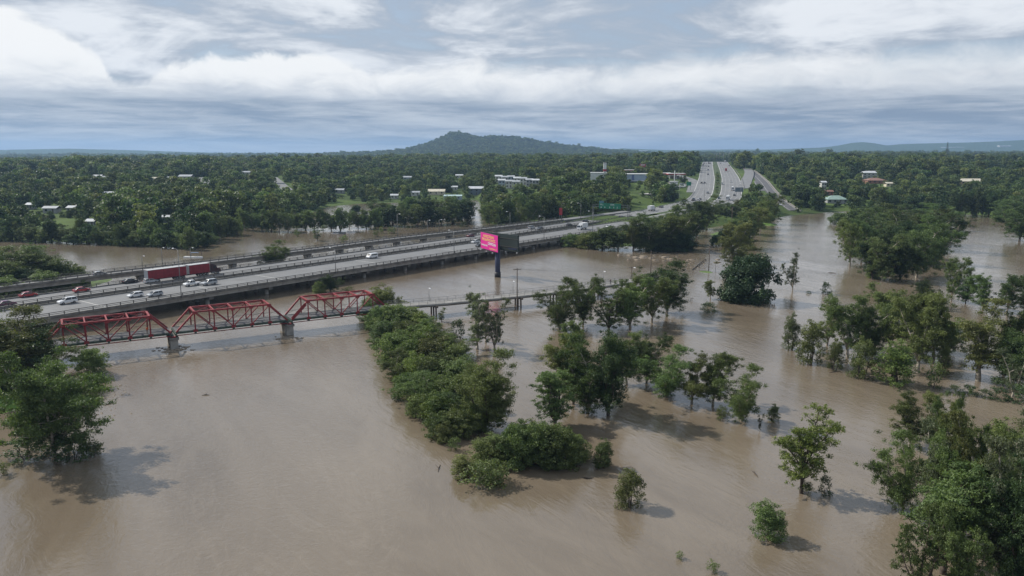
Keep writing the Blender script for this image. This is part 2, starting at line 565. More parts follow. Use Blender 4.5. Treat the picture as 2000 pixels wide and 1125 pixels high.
def build_water():
    m = bpy.data.materials.new('muddy_water'); m.use_nodes = True
    t = NT(m.node_tree)
    g = t.n('ShaderNodeNewGeometry')
    sp = t.n('ShaderNodeSeparateXYZ'); t.set(sp.inputs[0], g.outputs['Position'])
    X, Y, _ = sp.outputs
    # current runs roughly towards the camera and right; stretch the patterns along it
    fa = math.radians(-62)
    along = t.math('ADD', t.math('MULTIPLY', X, math.cos(fa)), t.math('MULTIPLY', Y, math.sin(fa)))
    across = t.math('SUBTRACT', t.math('MULTIPLY', Y, math.cos(fa)), t.math('MULTIPLY', X, math.sin(fa)))
    flow = t.vec(t.math('MULTIPLY', along, 0.35), across, 0.0)
    big = t.noise(flow, 0.035, 5.0, 0.6, 1.2)
    mid = t.noise(flow, 0.16, 5.0, 0.62, 1.6)
    col = t.mix(t.step(big, 0.32, 0.68), (0.138, 0.110, 0.079, 1), (0.184, 0.150, 0.111, 1))
    col = t.mix(t.math('MULTIPLY', t.step(mid, 0.45, 0.75), 0.35), col, (0.205, 0.168, 0.122, 1))
    vein = t.noise(flow, 0.09, 7.0, 0.62, 1.3)
    lines = t.math('SUBTRACT', 1.0, t.step(t.math('ABSOLUTE', t.math('SUBTRACT', vein, 0.5)), 0.0, 0.028))
    lines = t.math('MULTIPLY', lines, t.step(t.noise(flow, 0.03, 3.0, 0.5), 0.5, 0.66))
    col = t.mix(t.math('MULTIPLY', lines, 0.07), col, (0.36, 0.31, 0.25, 1))
    wave = t.noise(g.outputs['Position'], 1.1, 3.0, 0.55, 0.6)
    chop = t.noise(t.vec(t.math('MULTIPLY', X, 0.8), Y, 2.0), 3.0, 3.0, 0.6, 0.3)
    swirl = t.noise(flow, 0.30, 5.0, 0.6, 2.6)
    patch = t.step(t.noise(flow, 0.022, 4.0, 0.6, 1.0), 0.36, 0.64, 0.12, 2.3)
    h = t.math('ADD', t.math('MULTIPLY', wave, 0.034), t.math('MULTIPLY', chop, 0.016))
    h = t.math('MULTIPLY', h, patch)
    h = t.math('ADD', h, t.math('MULTIPLY', swirl, 0.085))
    b = t.n('ShaderNodeBump'); b.inputs['Strength'].default_value = 1.0; b.inputs['Distance'].default_value = 1.0
    t.set(b.inputs['Height'], h)
    p = t.n('ShaderNodeBsdfPrincipled')
    p.inputs['Roughness'].default_value = 0.06
    p.inputs['IOR'].default_value = 1.66
    t.set(p.inputs['Base Color'], col)
    t.set(p.inputs['Normal'], b.outputs[0])
    o = t.n('ShaderNodeOutputMaterial'); t.set(o.inputs['Surface'], p.outputs[0])
    R = 15000
    ys = [-400, 0, 100, 200, 300, 450, 700, 1200, 3000, R]
    xs = [-R, -3000, -900, -300, 0, 300, 900, 3000, R]
    vs = [(x, y, 0) for y in ys for x in xs]
    n = len(xs)
    fs = [(j * n + i, j * n + i + 1, (j + 1) * n + i + 1, (j + 1) * n + i) for j in range(len(ys) - 1) for i in range(n - 1)]
    tag(obj('water', mesh('water', vs, fs, m)), kind='structure', label='brown floodwater covering the low ground')


build_water()


# ------------------------------------------------------------------ hills
def forest_mat(name, a, b, s):
    m = bpy.data.materials.new(name); m.use_nodes = True
    t = NT(m.node_tree)
    g = t.n('ShaderNodeNewGeometry')
    n = t.noise(g.outputs['Position'], s, 7.0, 0.68)
    n2 = t.noise(g.outputs['Position'], s * 0.16, 4.0, 0.6)
    c = t.mix(t.step(n, 0.3, 0.7), (*a, 1), (*b, 1))
    c = t.mix(t.math('MULTIPLY', t.step(n2, 0.6, 0.75), 0.6), c, (b[0] * 1.5, b[1] * 1.4, b[2] * 1.2, 1))
    bp = t.n('ShaderNodeBump'); bp.inputs['Strength'].default_value = 1.0; bp.inputs['Distance'].default_value = 7.0
    t.set(bp.inputs['Height'], n)
    p = t.n('ShaderNodeBsdfPrincipled'); p.inputs['Roughness'].default_value = 1.0; p.inputs['Specular IOR Level'].default_value = 0.0
    t.set(p.inputs['Base Color'], c); t.set(p.inputs['Normal'], bp.outputs[0])
    o = t.n('ShaderNodeOutputMaterial'); t.set(o.inputs['Surface'], p.outputs[0])
    return m


HILLM = forest_mat('forested_slope', (0.030, 0.052, 0.020), (0.066, 0.095, 0.032), 0.05)
HY = 4300.0
HILL_PROF = [(480, 304), (560, 302), (640, 301), (700, 299.5), (760, 297), (800, 291), (830, 283), (860, 272), (880, 263.5), (893, 259.5), (905, 260.5), (925, 266.5), (942, 270.5),
             (960, 267.5), (980, 267), (1010, 269), (1040, 273), (1070, 279), (1110, 285.5), (1160, 291), (1200, 294.5), (1250, 298), (1320, 303)]
_hp = np.array([((a - 1000) / FPX * HY, CAM_H + (295 - b) / FPX * HY) for a, b in HILL_PROF])


def hillz(x, y):
    ridge = np.interp(x, _hp[:, 0], _hp[:, 1]) - 9.0
    base = 8.0
    d = np.abs(y - HY - 40 * np.sin(x / 170.0)) / np.where(y < HY, 900.0, 800.0)
    fall = np.clip(1 - d, 0, 1) ** 1.15
    spur = 1 + 0.22 * np.sin(x / 95.0 + y / 260.0) * np.clip(d * 3, 0, 1) * (1 - np.clip(d, 0, 1))
    return base + (ridge - base) * fall * spur + 3.0 * _vnoise(x / 38, y / 38, 11) * np.clip(d * 6, 0.15, 1)


def build_hill():
    xs = np.linspace(_hp[0, 0], _hp[-1, 0], 170); ys = np.linspace(HY - 880, HY + 780, 70)
    X, Y = np.meshgrid(xs, ys)
    Z = hillz(X.ravel(), Y.ravel())
    vs = np.stack([X.ravel(), Y.ravel(), Z], 1)
    idx = np.arange(X.size).reshape(X.shape)
    f = np.stack([idx[:-1, :-1].ravel(), idx[:-1, 1:].ravel(), idx[1:, 1:].ravel(), idx[1:, :-1].ravel()], 1)
    tag(obj('hill', mesh('hill', vs, f, HILLM, True)), kind='structure', label='forested twin-topped hill on the horizon')


build_hill()


def ridge(name, label, dist, prof, depth=900.0):
    """a far range: crest given by picture rows, real slopes on both sides"""
    pts = np.array([((a - 1000) / FPX * dist, CAM_H + (295 - b) / FPX * dist) for a, b in prof])
    xs = np.linspace(pts[0, 0], pts[-1, 0], 260)
    ss = np.linspace(-1, 1, 25)
    vs = []
    for s in ss:
        for x in xs:
            c = np.interp(x, pts[:, 0], pts[:, 1])
            fall = (1 - abs(s)) ** 0.9
            z = -2 + (c + 2) * fall + (6.0 * float(_vnoise(x / 120, s * 5, 21)) + 3.0 * float(_vnoise(x / 37, s * 9, 22))) * (0.25 + abs(s)) * fall
            vs.append((x, dist + s * depth, z))
    n = len(xs)
    fs = [(j * n + i, j * n + i + 1, (j + 1) * n + i + 1, (j + 1) * n + i) for j in range(len(ss) - 1) for i in range(n - 1)]
    tag(obj(name, mesh(name, vs, fs, HILLM, True)), kind='structure', label=label)


ridge('hill_range', 'low blue range along the left horizon', 8200, [(-1200, 297), (-500, 294), (-200, 294), (0, 294), (60, 293), (150, 291.5), (220, 293), (330, 296.5), (420, 299), (600, 303), (760, 306)])
ridge('hill_range', 'low blue hills along the right horizon', 8600, [(1150, 300), (1210, 291), (1260, 293), (1330, 294.5), (1420, 293), (1500, 293), (1600, 289), (1630, 285), (1650, 281), (1672, 279), (1695, 281), (1720, 285.5), (1745, 283), (1800, 281.5), (1880, 279.5), (1930, 278), (1985, 275), (2040, 277), (2300, 281), (2900, 290)])

# lookout tower on the hill top
zt = float(hillz(np.array([(897.5 - 1000) / FPX * HY]), np.array([HY]))[0])
lt = tag(empty('lookout_tower', ((897.5 - 1000) / FPX * HY, HY, zt - 1)), 'tiny lookout tower on the summit of the forested hill', 'tower')
for sx in (-3, 3):
    for sy in (-3, 3):
        MB().beam((sx, sy, 0), (sx * 0.7, sy * 0.7, 17), 1.0, 1.0).build('leg', STEEL, lt)
MB().box(-4, 4, -4, 4, 17, 17.8).build('platform', STEEL, lt)
MB().box(-3.2, 3.2, -3.2, 3.2, 17.8, 22, 0.3, 0.3).build('cabin', CONC_DARK, lt)
MB().box(-4.2, 4.2, -4.2, 4.2, 22, 23.4, 2, 2).build('roof', CONC_DARK, lt)


# ------------------------------------------------------------------ motorway on land
def flat(name, path, s0, s1, o0, o1, dz, m, kind='structure', parent=None, th=0.03, label=None):
    mb = MB(); path.sweep(mb, s0, s1, o0, o1, dz - th, dz)
    o = mb.build(name, m, parent)
    if parent is None: tag(o, kind=kind, label=label)
    return o


LE = 1720
fe, ne = FARC.L - 10, NEARC.L - 10
flat('road', FARC, S_ABUT_F, fe, -7.6, 9.4, 0.0, ASPHALT, label='left carriageway of the motorway climbing away', th=0.3)
flat('road', NEARC, S_ABUT_N, ne, -9.0, 9.5, 0.0, ASPHALT, label='right carriageway of the motorway climbing away', th=0.3)
# left side exit lane widening and a slip road
SLIP = Path([FARC.at(FARC.near(165, 680), -9)[:2], FARC.at(FARC.near(199, 790), -12)[:2], FARC.at(FARC.near(215, 850), -22)[:2], FARC.at(FARC.near(232, 915), -36)[:2], FARC.at(FARC.near(246, 965), -44)[:2]], lambda x, y: max(h1(x, y) + 0.35, 1.0))
flat('road', SLIP, 0, SLIP.L, -4.5, 4.5, 0.0, ASPHALT, label='slip road leaving the motorway towards the service station', th=0.5)
EXITR = Path([NEARC.at(NEARC.near(205, 715), 11)[:2], NEARC.at(NEARC.near(226, 790), 15)[:2], NEARC.at(NEARC.near(255, 900), 22)[:2], NEARC.at(NEARC.near(283, 1000), 27)[:2], NEARC.at(NEARC.near(305, 1090), 29)[:2]], lambda x, y: max(h1(x, y) + 0.35, zroad(x, y) + 0.02))
flat('road', EXITR, 0, EXITR.L, -5.5, 5.5, 0.0, ASPHALT, label='right-hand ramp beside the motorway', th=0.6)
# median strip
mb = MB()
n = 60
vs, fs = [], []
for i in range(n + 1):
    k = i / n
    a = FARC.at(S_ABUT_F + 20 + (fe - S_ABUT_F - 20) * k, 9.4); q = NEARC.near(a.x, a.y); b = NEARC.at(q, -9.0)
    c = (a + b) / 2
    vs += [(a.x, a.y, a.z - 0.05), (c.x, c.y, c.z + 0.25), (b.x, b.y, b.z - 0.05)]
for i in range(n):
    b = i * 3
    fs += [(b, b + 1, b + 4, b + 3), (b + 1, b + 2, b + 5, b + 4)]
tag(mb.add(vs, fs).build('median_strip', mat('median_grass', (0.045, 0.068, 0.022), 0.95, noise=0.4, nscale=0.2)), kind='structure', label='planted grass median between the carriageways')
# painted lines
mb = MB()
for path, s0, s1, e0, e1, lanes in ((FARC, S_ABUT_F, fe, -7.1, 8.9, (-3.2, 0.8, 4.8)), (NEARC, S_ABUT_N, ne, -8.5, 9.0, (-5.0, -1.5, 2.0, 5.5))):
    for e in (e0, e1):
        path.sweep(mb, s0, s1, e - 0.15, e + 0.15, 0.004, 0.012)
    for l in lanes:
        s = s0
        while s < s1 - 5 and s < s0 + 900:
            path.sweep(mb, s, s + 4, l - 0.09, l + 0.09, 0.004, 0.012, 4)
            s += 12
tag(mb.build('lane_marking', PAINT_W), kind='stuff', label='white painted lane lines on the motorway')


def land_path(pts):
    q = [onland(*p) for p in pts]
    return Path([(a, b) for a, b, c in q], lambda x, y: max(h1(x, y), 0.05) + 0.3)


SERVICE = land_path([(1545, 412), (1530, 402), (1517, 392), (1503, 378), (1493, 365), (1483, 352), (1472, 341), (1463, 333)])
flat('road', SERVICE, 0, SERVICE.L, -7.0, 6.0, 0, ASPHALT_D, label='service road running beside the motorway on the right', th=0.8)
mb = MB()
for e in (-6.5, -0.4, 5.6):
    SERVICE.sweep(mb, 0, SERVICE.L, e - 0.07, e + 0.07, 0.004, 0.02)
tag(mb.build('lane_marking', PAINT_W), kind='stuff', label='painted lines on the service road')
mb = MB(); SERVICE.sweep(mb, 0, SERVICE.L, 6.8, 8.0, -0.8, 0.10)
tag(mb.build('footpath', mat('old_footpath', (0.20, 0.19, 0.17), 0.9, noise=0.2, nscale=0.3)), kind='structure', label='pale footpath beside the service road')
STREET_A = land_path([(563, 372), (552, 364), (541, 354), (533, 347)])
flat('road', STREET_A, 0, STREET_A.L, -5, 5, 0, ASPHALT, label='short suburban street descending among the trees', th=0.8)
STREET_B = land_path([(402, 363), (396, 354), (391, 347)])
flat('road', STREET_B, 0, STREET_B.L, -7, 7, 0, ASPHALT, label='street end showing between trees left of centre', th=0.8)


# ------------------------------------------------------------------ motorway bridges
POST_ME = MB().box(-0.09, 0.09, -0.11, 0.11, 0, 1.15).me('post', RAILM)


def railing(root, path, s0, s1, off, gap, label=None):
    r = MB()
    path.sweep(r, s0, s1, off - 0.07, off + 0.07, 1.02, 1.16)
    ro = r.build('rail', RAILM, root)
    r = MB(); path.sweep(r, s0, s1, off - 0.05, off + 0.05, 0.62, 0.74)
    r.build('rail', RAILM, root)
    k = MB(); path.sweep(k, s0, s1, off - 0.22, off + 0.22, -0.05, 0.34)
    k.build('kerb', CONC_DARK, root)
    s = s0 + gap / 2
    while s < s1:
        p = path.at(s, off)
        po = obj('post', POST_ME, root, p, (0, 0, path.ang(s)))
        s += gap


def bridge(name, label, path, s0, s1, o0, o1, piers, ngird, rails, gap):
    root = tag(empty(name, (0, 0, 0)), label, 'bridge')
    mb = MB(); path.sweep(mb, s0, s1, o0, o1, -0.38, -0.002)
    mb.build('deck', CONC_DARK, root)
    mb = MB(); path.sweep(mb, s0, s1, o0 + 0.45, o1 - 0.45, -0.03, 0.015)
    mb.build('road_surface', ASPHALT, root)
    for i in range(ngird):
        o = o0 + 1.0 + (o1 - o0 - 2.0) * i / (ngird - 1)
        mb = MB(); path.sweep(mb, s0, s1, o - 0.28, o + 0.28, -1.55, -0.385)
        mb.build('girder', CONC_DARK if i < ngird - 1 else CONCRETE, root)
    s = s0 + 9
    while s < s1:
        a = path.ang(s); p = path.at(s, (o0 + o1) / 2)
        W = (o1 - o0) / 2
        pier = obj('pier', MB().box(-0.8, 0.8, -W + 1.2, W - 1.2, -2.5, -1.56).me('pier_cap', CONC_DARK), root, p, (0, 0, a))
        for c in range(-1, 2):
            MB().tube([(0, c * W * 0.62, -9), (0, c * W * 0.62, -2.5)], 0.6, 10).build('column', CONCRETE, pier, True)
        s += piers
    for off in rails:
        railing(root, path, s0, s1, off, gap)
    return root


NB = bridge('highway_bridge', 'wide concrete motorway bridge nearest the red truss bridge', NEARC, 0, S_ABUT_N, -9.5, 9.5, 21.0, 6, (-9.2, 9.2), 3.6)
FB = bridge('highway_bridge', 'middle concrete motorway bridge carrying the red semi-trailer', FARC, 0, S_ABUT_F, -6.5, 6.5, 21.0, 5, (-6.2, 6.2), 3.6)
RB = bridge('highway_bridge', 'narrow concrete ramp bridge farthest behind the motorway', RAMP, 0, RAMP.near(30, 467), -3.2, 3.2, 18.0, 3, (-2.9, 2.9), 3.6)
flat('road', RAMP, RAMP.near(30, 467), RAMP.L, -3.2, 3.2, 0.0, ASPHALT, label='end of the ramp joining the motorway', th=0.6)
# expansion joints, each its own strip across a deck
for s in [NEARC.near(*G(a, b, DECK)) for a, b in ((190, 590), (368, 560), (500, 540), (716, 510), (872, 488), (1056, 460), (1190, 440))]:
    w = 0.16
    vs = [NEARC.at(s - w, -8.9, 0.021), NEARC.at(s + w, -8.9, 0.021), NEARC.at(s + w, 8.9, 0.021), NEARC.at(s - w, 8.9, 0.021)]
    obj('expansion_joint', mesh('expansion_joint', vs, [(3, 2, 1, 0)], JOINT), NB)
for path, b, tr_, L in ((NEARC, NB, (-7.6, -5.9, -4.1, -2.4, -0.6, 1.1, 2.9, 4.6, 6.4, 7.6), S_ABUT_N), (FARC, FB, (-4.6, -2.9, -1.1, 0.7, 2.6, 4.3), S_ABUT_F)):
    mb = MB()
    for l in tr_:
        path.sweep(mb, 0, L, l - 0.32, l + 0.32, 0.010, 0.0185)
    tag(mb.build('tyre_track', mat('tyre_worn_asphalt', (0.138, 0.140, 0.144), 0.8, noise=0.25, nscale=0.08), b), kind='stuff')
for path, b, lanes, e in ((NEARC, NB, (-5.0, -1.5, 2.0, 5.5), 8.4), (FARC, FB, (-2.0, 1.6), 5.5)):
    mb = MB(); L = S_ABUT_N if b is NB else S_ABUT_F
    for l in lanes:
        s = 3
        while s < L - 5:
            path.sweep(mb, s, s + 3.2, l - 0.06, l + 0.06, 0.018, 0.024, 4); s += 12
    for l in (-e, e):
        path.sweep(mb, 0, L, l - 0.07, l + 0.07, 0.018, 0.023)
    tag(mb.build('lane_marking', mat('worn_line', (0.30, 0.30, 0.30), 0.8), b), kind='stuff')

# kerb-side steel guard rail and wire barrier along the land part
for path, s0, s1, off, lab in ((FARC, S_ABUT_F + 5, FARC.near(165, 680), -6.9, 'long guard rail on the left verge of the motorway curve'),
                               (NEARC, NEARC.near(200, 700), NEARC.near(300, 1070), 11.2, 'pale concrete barrier right of the climbing motorway')):
    g = tag(empty('guard_rail'), lab, 'guard rail')
    mb = MB(); path.sweep(mb, s0, s1, off - 0.08, off + 0.08, 0.45, 0.8)
    mb.build('rail', STEEL if off < 0 else CONCRETE, g)
    mb = MB(); s = s0
    while s < s1:
        p = path.at(s, off + 0.14); mb.box(p.x - 0.06, p.x + 0.06, p.y - 0.06, p.y + 0.06, p.z - 0.4, p.z + 0.78); s += 6
    tag(mb.build('posts', STEEL, g), kind='stuff')

# ------------------------------------------------------------------ red truss bridge
TA = math.radians(31.0)
TU = Vector((math.cos(TA), math.sin(TA), 0))
TN = Vector((math.sin(TA), -math.cos(TA), 0))       # towards the camera
TP1 = Vector((-79.4, 175.5, 0))
SPAN = 27.1; TW = 6.4; ZB = 3.75; ZT = 8.35
TR = tag(empty('truss_bridge', TP1 - TU * SPAN), 'old red steel truss bridge with three spans over the brown river', 'bridge')
_o = TR.location.copy()


def tp(u, v, z):
    """u along the bridge, v = 0 near truss .. TW far truss (in the bridge's own frame)"""
    w = TU * u - TN * v
    return (w.x, w.y, z)


def member(name, p, q, w, h, m, parent):
    return MB().beam(p, q, w, h).build(name, m, parent)


for k in range(3):
    u0 = k * SPAN + 0.5; u1 = (k + 1) * SPAN - 0.5
    pn = (u1 - u0) / 6
    sp_ = MB().add([tp(u0, 0.35, ZB + 0.05), tp(u1, 0.35, ZB + 0.05), tp(u1, TW - 0.35, ZB + 0.05), tp(u0, TW - 0.35, ZB + 0.05),
                    tp(u0, 0.35, ZB + 0.28), tp(u1, 0.35, ZB + 0.28), tp(u1, TW - 0.35, ZB + 0.28), tp(u0, TW - 0.35, ZB + 0.28)],
                   [(3, 2, 1, 0), (4, 5, 6, 7), (0, 1, 5, 4), (1, 2, 6, 5), (2, 3, 7, 6), (3, 0, 4, 7)]).build('deck_span', ASPHALT_D, TR)
    S = sp_
    for v in (0.0, TW):
        member('bottom_chord', tp(u0, v, ZB), tp(u1, v, ZB), 0.30, 0.46, GREENP, S)
        member('flange', tp(u0, v, ZB - 0.62), tp(u1, v, ZB - 0.62), 0.24, 0.16, RED, S)
        member('top_chord', tp(u0 + pn, v, ZT), tp(u1 - pn, v, ZT), 0.42, 0.38, RED, S)
        member('end_post', tp(u0 + 0.1, v, ZB + 0.2), tp(u0 + pn, v, ZT), 0.42, 0.38, RED, S)
        member('end_post', tp(u1 - 0.1, v, ZB + 0.2), tp(u1 - pn, v, ZT), 0.42, 0.38, RED, S)
        for i in range(1, 6):
            member('vertical', tp(u0 + pn * i, v, ZB + 0.23), tp(u0 + pn * i, v, ZT - 0.19), 0.24, 0.24, RED, S)
        for i in range(1, 5):
            if i < 3:
                a, b = tp(u0 + pn * i, v, ZT - 0.15), tp(u0 + pn * (i + 1), v, ZB + 0.2)
            else:
                a, b = tp(u0 + pn * (i + 1), v, ZT - 0.15), tp(u0 + pn * i, v, ZB + 0.2)
            member('diagonal', a, b, 0.2, 0.22, RED, S)
        # hand rail and low bracing
        iv = 0.4 if v == 0 else TW - 0.4
        member('hand_rail', tp(u0, iv, ZB + 1.35), tp(u1, iv, ZB + 1.35), 0.05, 0.07, RAILM, S)
        for i in range(6):
            a = u0 + pn * i
            member('brace', tp(a + 0.2, iv, ZB + 0.3), tp(a + pn * 0.5, iv, ZB + 1.3), 0.05, 0.05, RAILM, S)
            member('brace', tp(a + pn - 0.2, iv, ZB + 0.3), tp(a + pn * 0.5, iv, ZB + 1.3), 0.05, 0.05, RAILM, S)
    gp = MB().box(-0.5, 0.5, -0.02, 0.02, -0.45, 0.2).me('gusset_plate', RED)
    for i in range(1, 6):
        for v in (-0.235, TW + 0.235):
            obj('gusset_plate', gp, S, tp(u0 + pn * i, v, ZT - 0.05), (0, 0, TA))
            if v < 0: obj('gusset_plate', gp, S, tp(u0 + pn * i, v, ZB + 0.25), (0, 0, TA))
    for i in range(1, 6):
        w = 0.42 if i in (1, 5) else 0.3
        member('cross_strut', tp(u0 + pn * i, 0.22, ZT + 0.02), tp(u0 + pn * i, TW - 0.22, ZT + 0.02), w, 0.34, RED, S)
    for i in range(1, 5):
        member('lateral_brace', tp(u0 + pn * i, 0.2, ZT - 0.06), tp(u0 + pn * (i + 1), TW - 0.2, ZT - 0.06), 0.09, 0.09, RED, S)
        member('lateral_brace', tp(u0 + pn * i, TW - 0.2, ZT + 0.06), tp(u0 + pn * (i + 1), 0.2, ZT + 0.06), 0.09, 0.09, RED, S)
    for i in range(0, 7):
        member('floor_beam', tp(u0 + pn * i, -0.55, ZB - 0.32), tp(u0 + pn * i, TW + 0.5, ZB - 0.32), 0.34, 0.52, GREENP, S)
# solid red plate on the near end post of the last span
u0 = 2 * SPAN + 0.5; pn = (SPAN - 1) / 6
MB().beam(tp(u0 + 0.1, -0.24, ZB + 0.35), tp(u0 + pn * 0.85, -0.24, ZT - 0.75), 0.05, 0.85).build('sign_plate', RED, TR)
for k in range(0, 4):
    c = tp(k * SPAN, TW / 2, 0)
    pr = MB()
    for (u, v0, v1, z0, z1) in ((0.85, -0.15, 1.95, -6, ZB - 1.55), (0.85, TW - 1.95, TW + 0.15, -6, ZB - 1.55), (0.55, 1.95, TW - 1.95, -6, ZB - 1.9)):
        q = [tp(k * SPAN - u, v0, z0), tp(k * SPAN + u, v0, z0), tp(k * SPAN + u, v1, z0), tp(k * SPAN - u, v1, z0)]
        pr.add(q + [(a, b, z1) for a, b, _ in q], [(3, 2, 1, 0), (4, 5, 6, 7), (0, 1, 5, 4), (1, 2, 6, 5), (2, 3, 7, 6), (3, 0, 4, 7)])
    po = pr.build('pier', CONCRETE, TR)
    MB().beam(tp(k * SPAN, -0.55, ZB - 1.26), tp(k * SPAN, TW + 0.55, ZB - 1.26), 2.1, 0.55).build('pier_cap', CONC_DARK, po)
    for v in (0, TW):
        a = tp(k * SPAN, v, 0)
        MB().box(a[0] - 0.45, a[0] + 0.45, a[1] - 0.45, a[1] + 0.45, ZB - 0.98, ZB - 0.7).build('bearing', RED, po)
# ------------------------------------------------------------------ walkway and pipe on trestles, continuing the old bridge
e = TP1 + TU * (2 * SPAN) - TN * (TW / 2)
WALK = Path([(e.x - 0.0, e.y), (-22.5, 213.5), (1.5, 226.3), (20, 237.5), (45, 256.5), (50, 260.3)], lambda x, y: float(np.interp(x, [-34, -20, 80], [3.9, 3.4, 3.2])))
WB = tag(empty('footbridge'), 'long low concrete footbridge carrying a grey pipe beyond the truss bridge', 'bridge')
mb = MB(); WALK.sweep(mb, 0.3, WALK.L, -2.4, 1.6, -0.35, 0.0); mb.build('deck', mat('footbridge_concrete', (0.21, 0.205, 0.195), 0.9, noise=0.25, nscale=0.4), WB)
pts = [WALK.at(s, 2.1, -0.30) for s in np.arange(1, WALK.L, 4)]
MB().tube(pts, 0.42, 10).build('pipe', PIPE, WB, True)
for off in (-2.3, 1.5):
    mb = MB(); WALK.sweep(mb, 0.3, WALK.L, off - 0.03, off + 0.03, 1.05, 1.12); mb.build('rail', STEEL, WB)
    mb = MB(); WALK.sweep(mb, 0.3, WALK.L, off - 0.02, off + 0.02, 0.55, 0.59); mb.build('rail', STEEL, WB)
    pm = MB().box(-0.04, 0.04, -0.04, 0.04, 0, 1.1).me('post', STEEL)
    for s in np.arange(1.5, WALK.L, 2.6):
        obj('post', pm, WB, WALK.at(s, off), (0, 0, WALK.ang(s)))
for s in [WALK.near(*G(a, b, 1.5)) for a, b in ((847, 606), (925, 598), (1012, 590), (1090, 580), (1160, 568), (1225, 557))]:
    tr = MB().box(-0.3, 0.3, -3.2, 2.6, -0.95, -0.36).build('trestle', TIMBER, WB, False, WALK.at(s), (0, 0, WALK.ang(s)))
    for y in (-2.3, -0.6, 1.0):
        MB().tube([(0, y * 1.18, -9), (0, y, -0.95)], 0.24, 8).build('pile', TIMBER, tr)

# ------------------------------------------------------------------ trees
def leaf_mesh(name, clumps, rng, per_area, size, m, flat_=0.8, droop=0.0, shell=0.5, asp=0.5):
    """leaf sprays spread through clumps (x, y, z, r); every spray is a small folded diamond"""
    C, Rr, T = [], [], []
    for (x, y, z, r) in clumps:
        k = max(12, int(per_area * r * r))
        C.append(np.repeat([[x, y, z]], k, 0)); Rr.append(np.full(k, r)); T.append(np.full(k, rng.uniform(0.15, 0.85)))
    C = np.concatenate(C); Rr = np.concatenate(Rr); T = np.concatenate(T)
    n = len(C)
    d = rng.normal(size=(n, 3)); d /= np.linalg.norm(d, axis=1)[:, None]
    rad = Rr * rng.uniform(shell, 1.0, n) ** 0.8
    lump = 1 + 0.22 * np.sin(d[:, 0] * 5 + C[:, 0] * 3) * np.sin(d[:, 1] * 5 + C[:, 1] * 2)
    p = C + d * (rad * lump)[:, None] * np.array([1, 1, flat_])
    a = rng.normal(size=(n, 3)); a[:, 2] -= droop
    a /= np.linalg.norm(a, axis=1)[:, None]
    nrm = d * 0.9 + rng.normal(size=(n, 3)) * 0.7 + np.array([0, 0, 0.35])
    b = np.cross(nrm, a); b /= np.maximum(np.linalg.norm(b, axis=1), 1e-6)[:, None]
    s = size * rng.uniform(0.6, 1.4, n)
    fold = np.cross(a, b) * (s * 0.12)[:, None]
    L = a * (s * 0.5)[:, None]; W = b * (s * 0.5 * asp)[:, None]
    V = np.stack([p - L, p + W + fold, p + L, p - W + fold], 1).reshape(-1, 3)
    me = bpy.data.meshes.new(name)
    me.vertices.add(len(V)); me.vertices.foreach_set('co', V.astype(np.float32).ravel())
    me.loops.add(n * 4); me.loops.foreach_set('vertex_index', np.arange(n * 4, dtype=np.int32))
    me.polygons.add(n); me.polygons.foreach_set('loop_start', np.arange(0, n * 4, 4, dtype=np.int32))
    me.update(calc_edges=True)
    at = me.attributes.new('tint', 'FLOAT', 'FACE')
    at.data.foreach_set('value', np.clip(T + rng.normal(size=n) * 0.16, 0, 1).astype(np.float32))
    me.materials.append(m)
    return me


def limb(rng, p, d, length, r0, r1, up=0.15, n=4, wob=0.14):
    """curved limb: list of points and radii"""
    pts = [Vector(p)]; rad = [r0]
    d = Vector(d).normalized()
    for i in range(n):
        d = (d + Vector(rng.normal(size=3)) * wob + Vector((0, 0, up))).normalized()
        pts.append(pts[-1] + d * (length / n)); rad.append(r0 + (r1 - r0) * (i + 1) / n)
    return pts, rad


def width_of(cl):
    e = sorted([abs(c[0]) + c[3] * 0.6 for c in cl] + [abs(c[1]) + c[3] * 0.6 for c in cl])
    return 2.22 * e[int(len(e) * 0.94)]


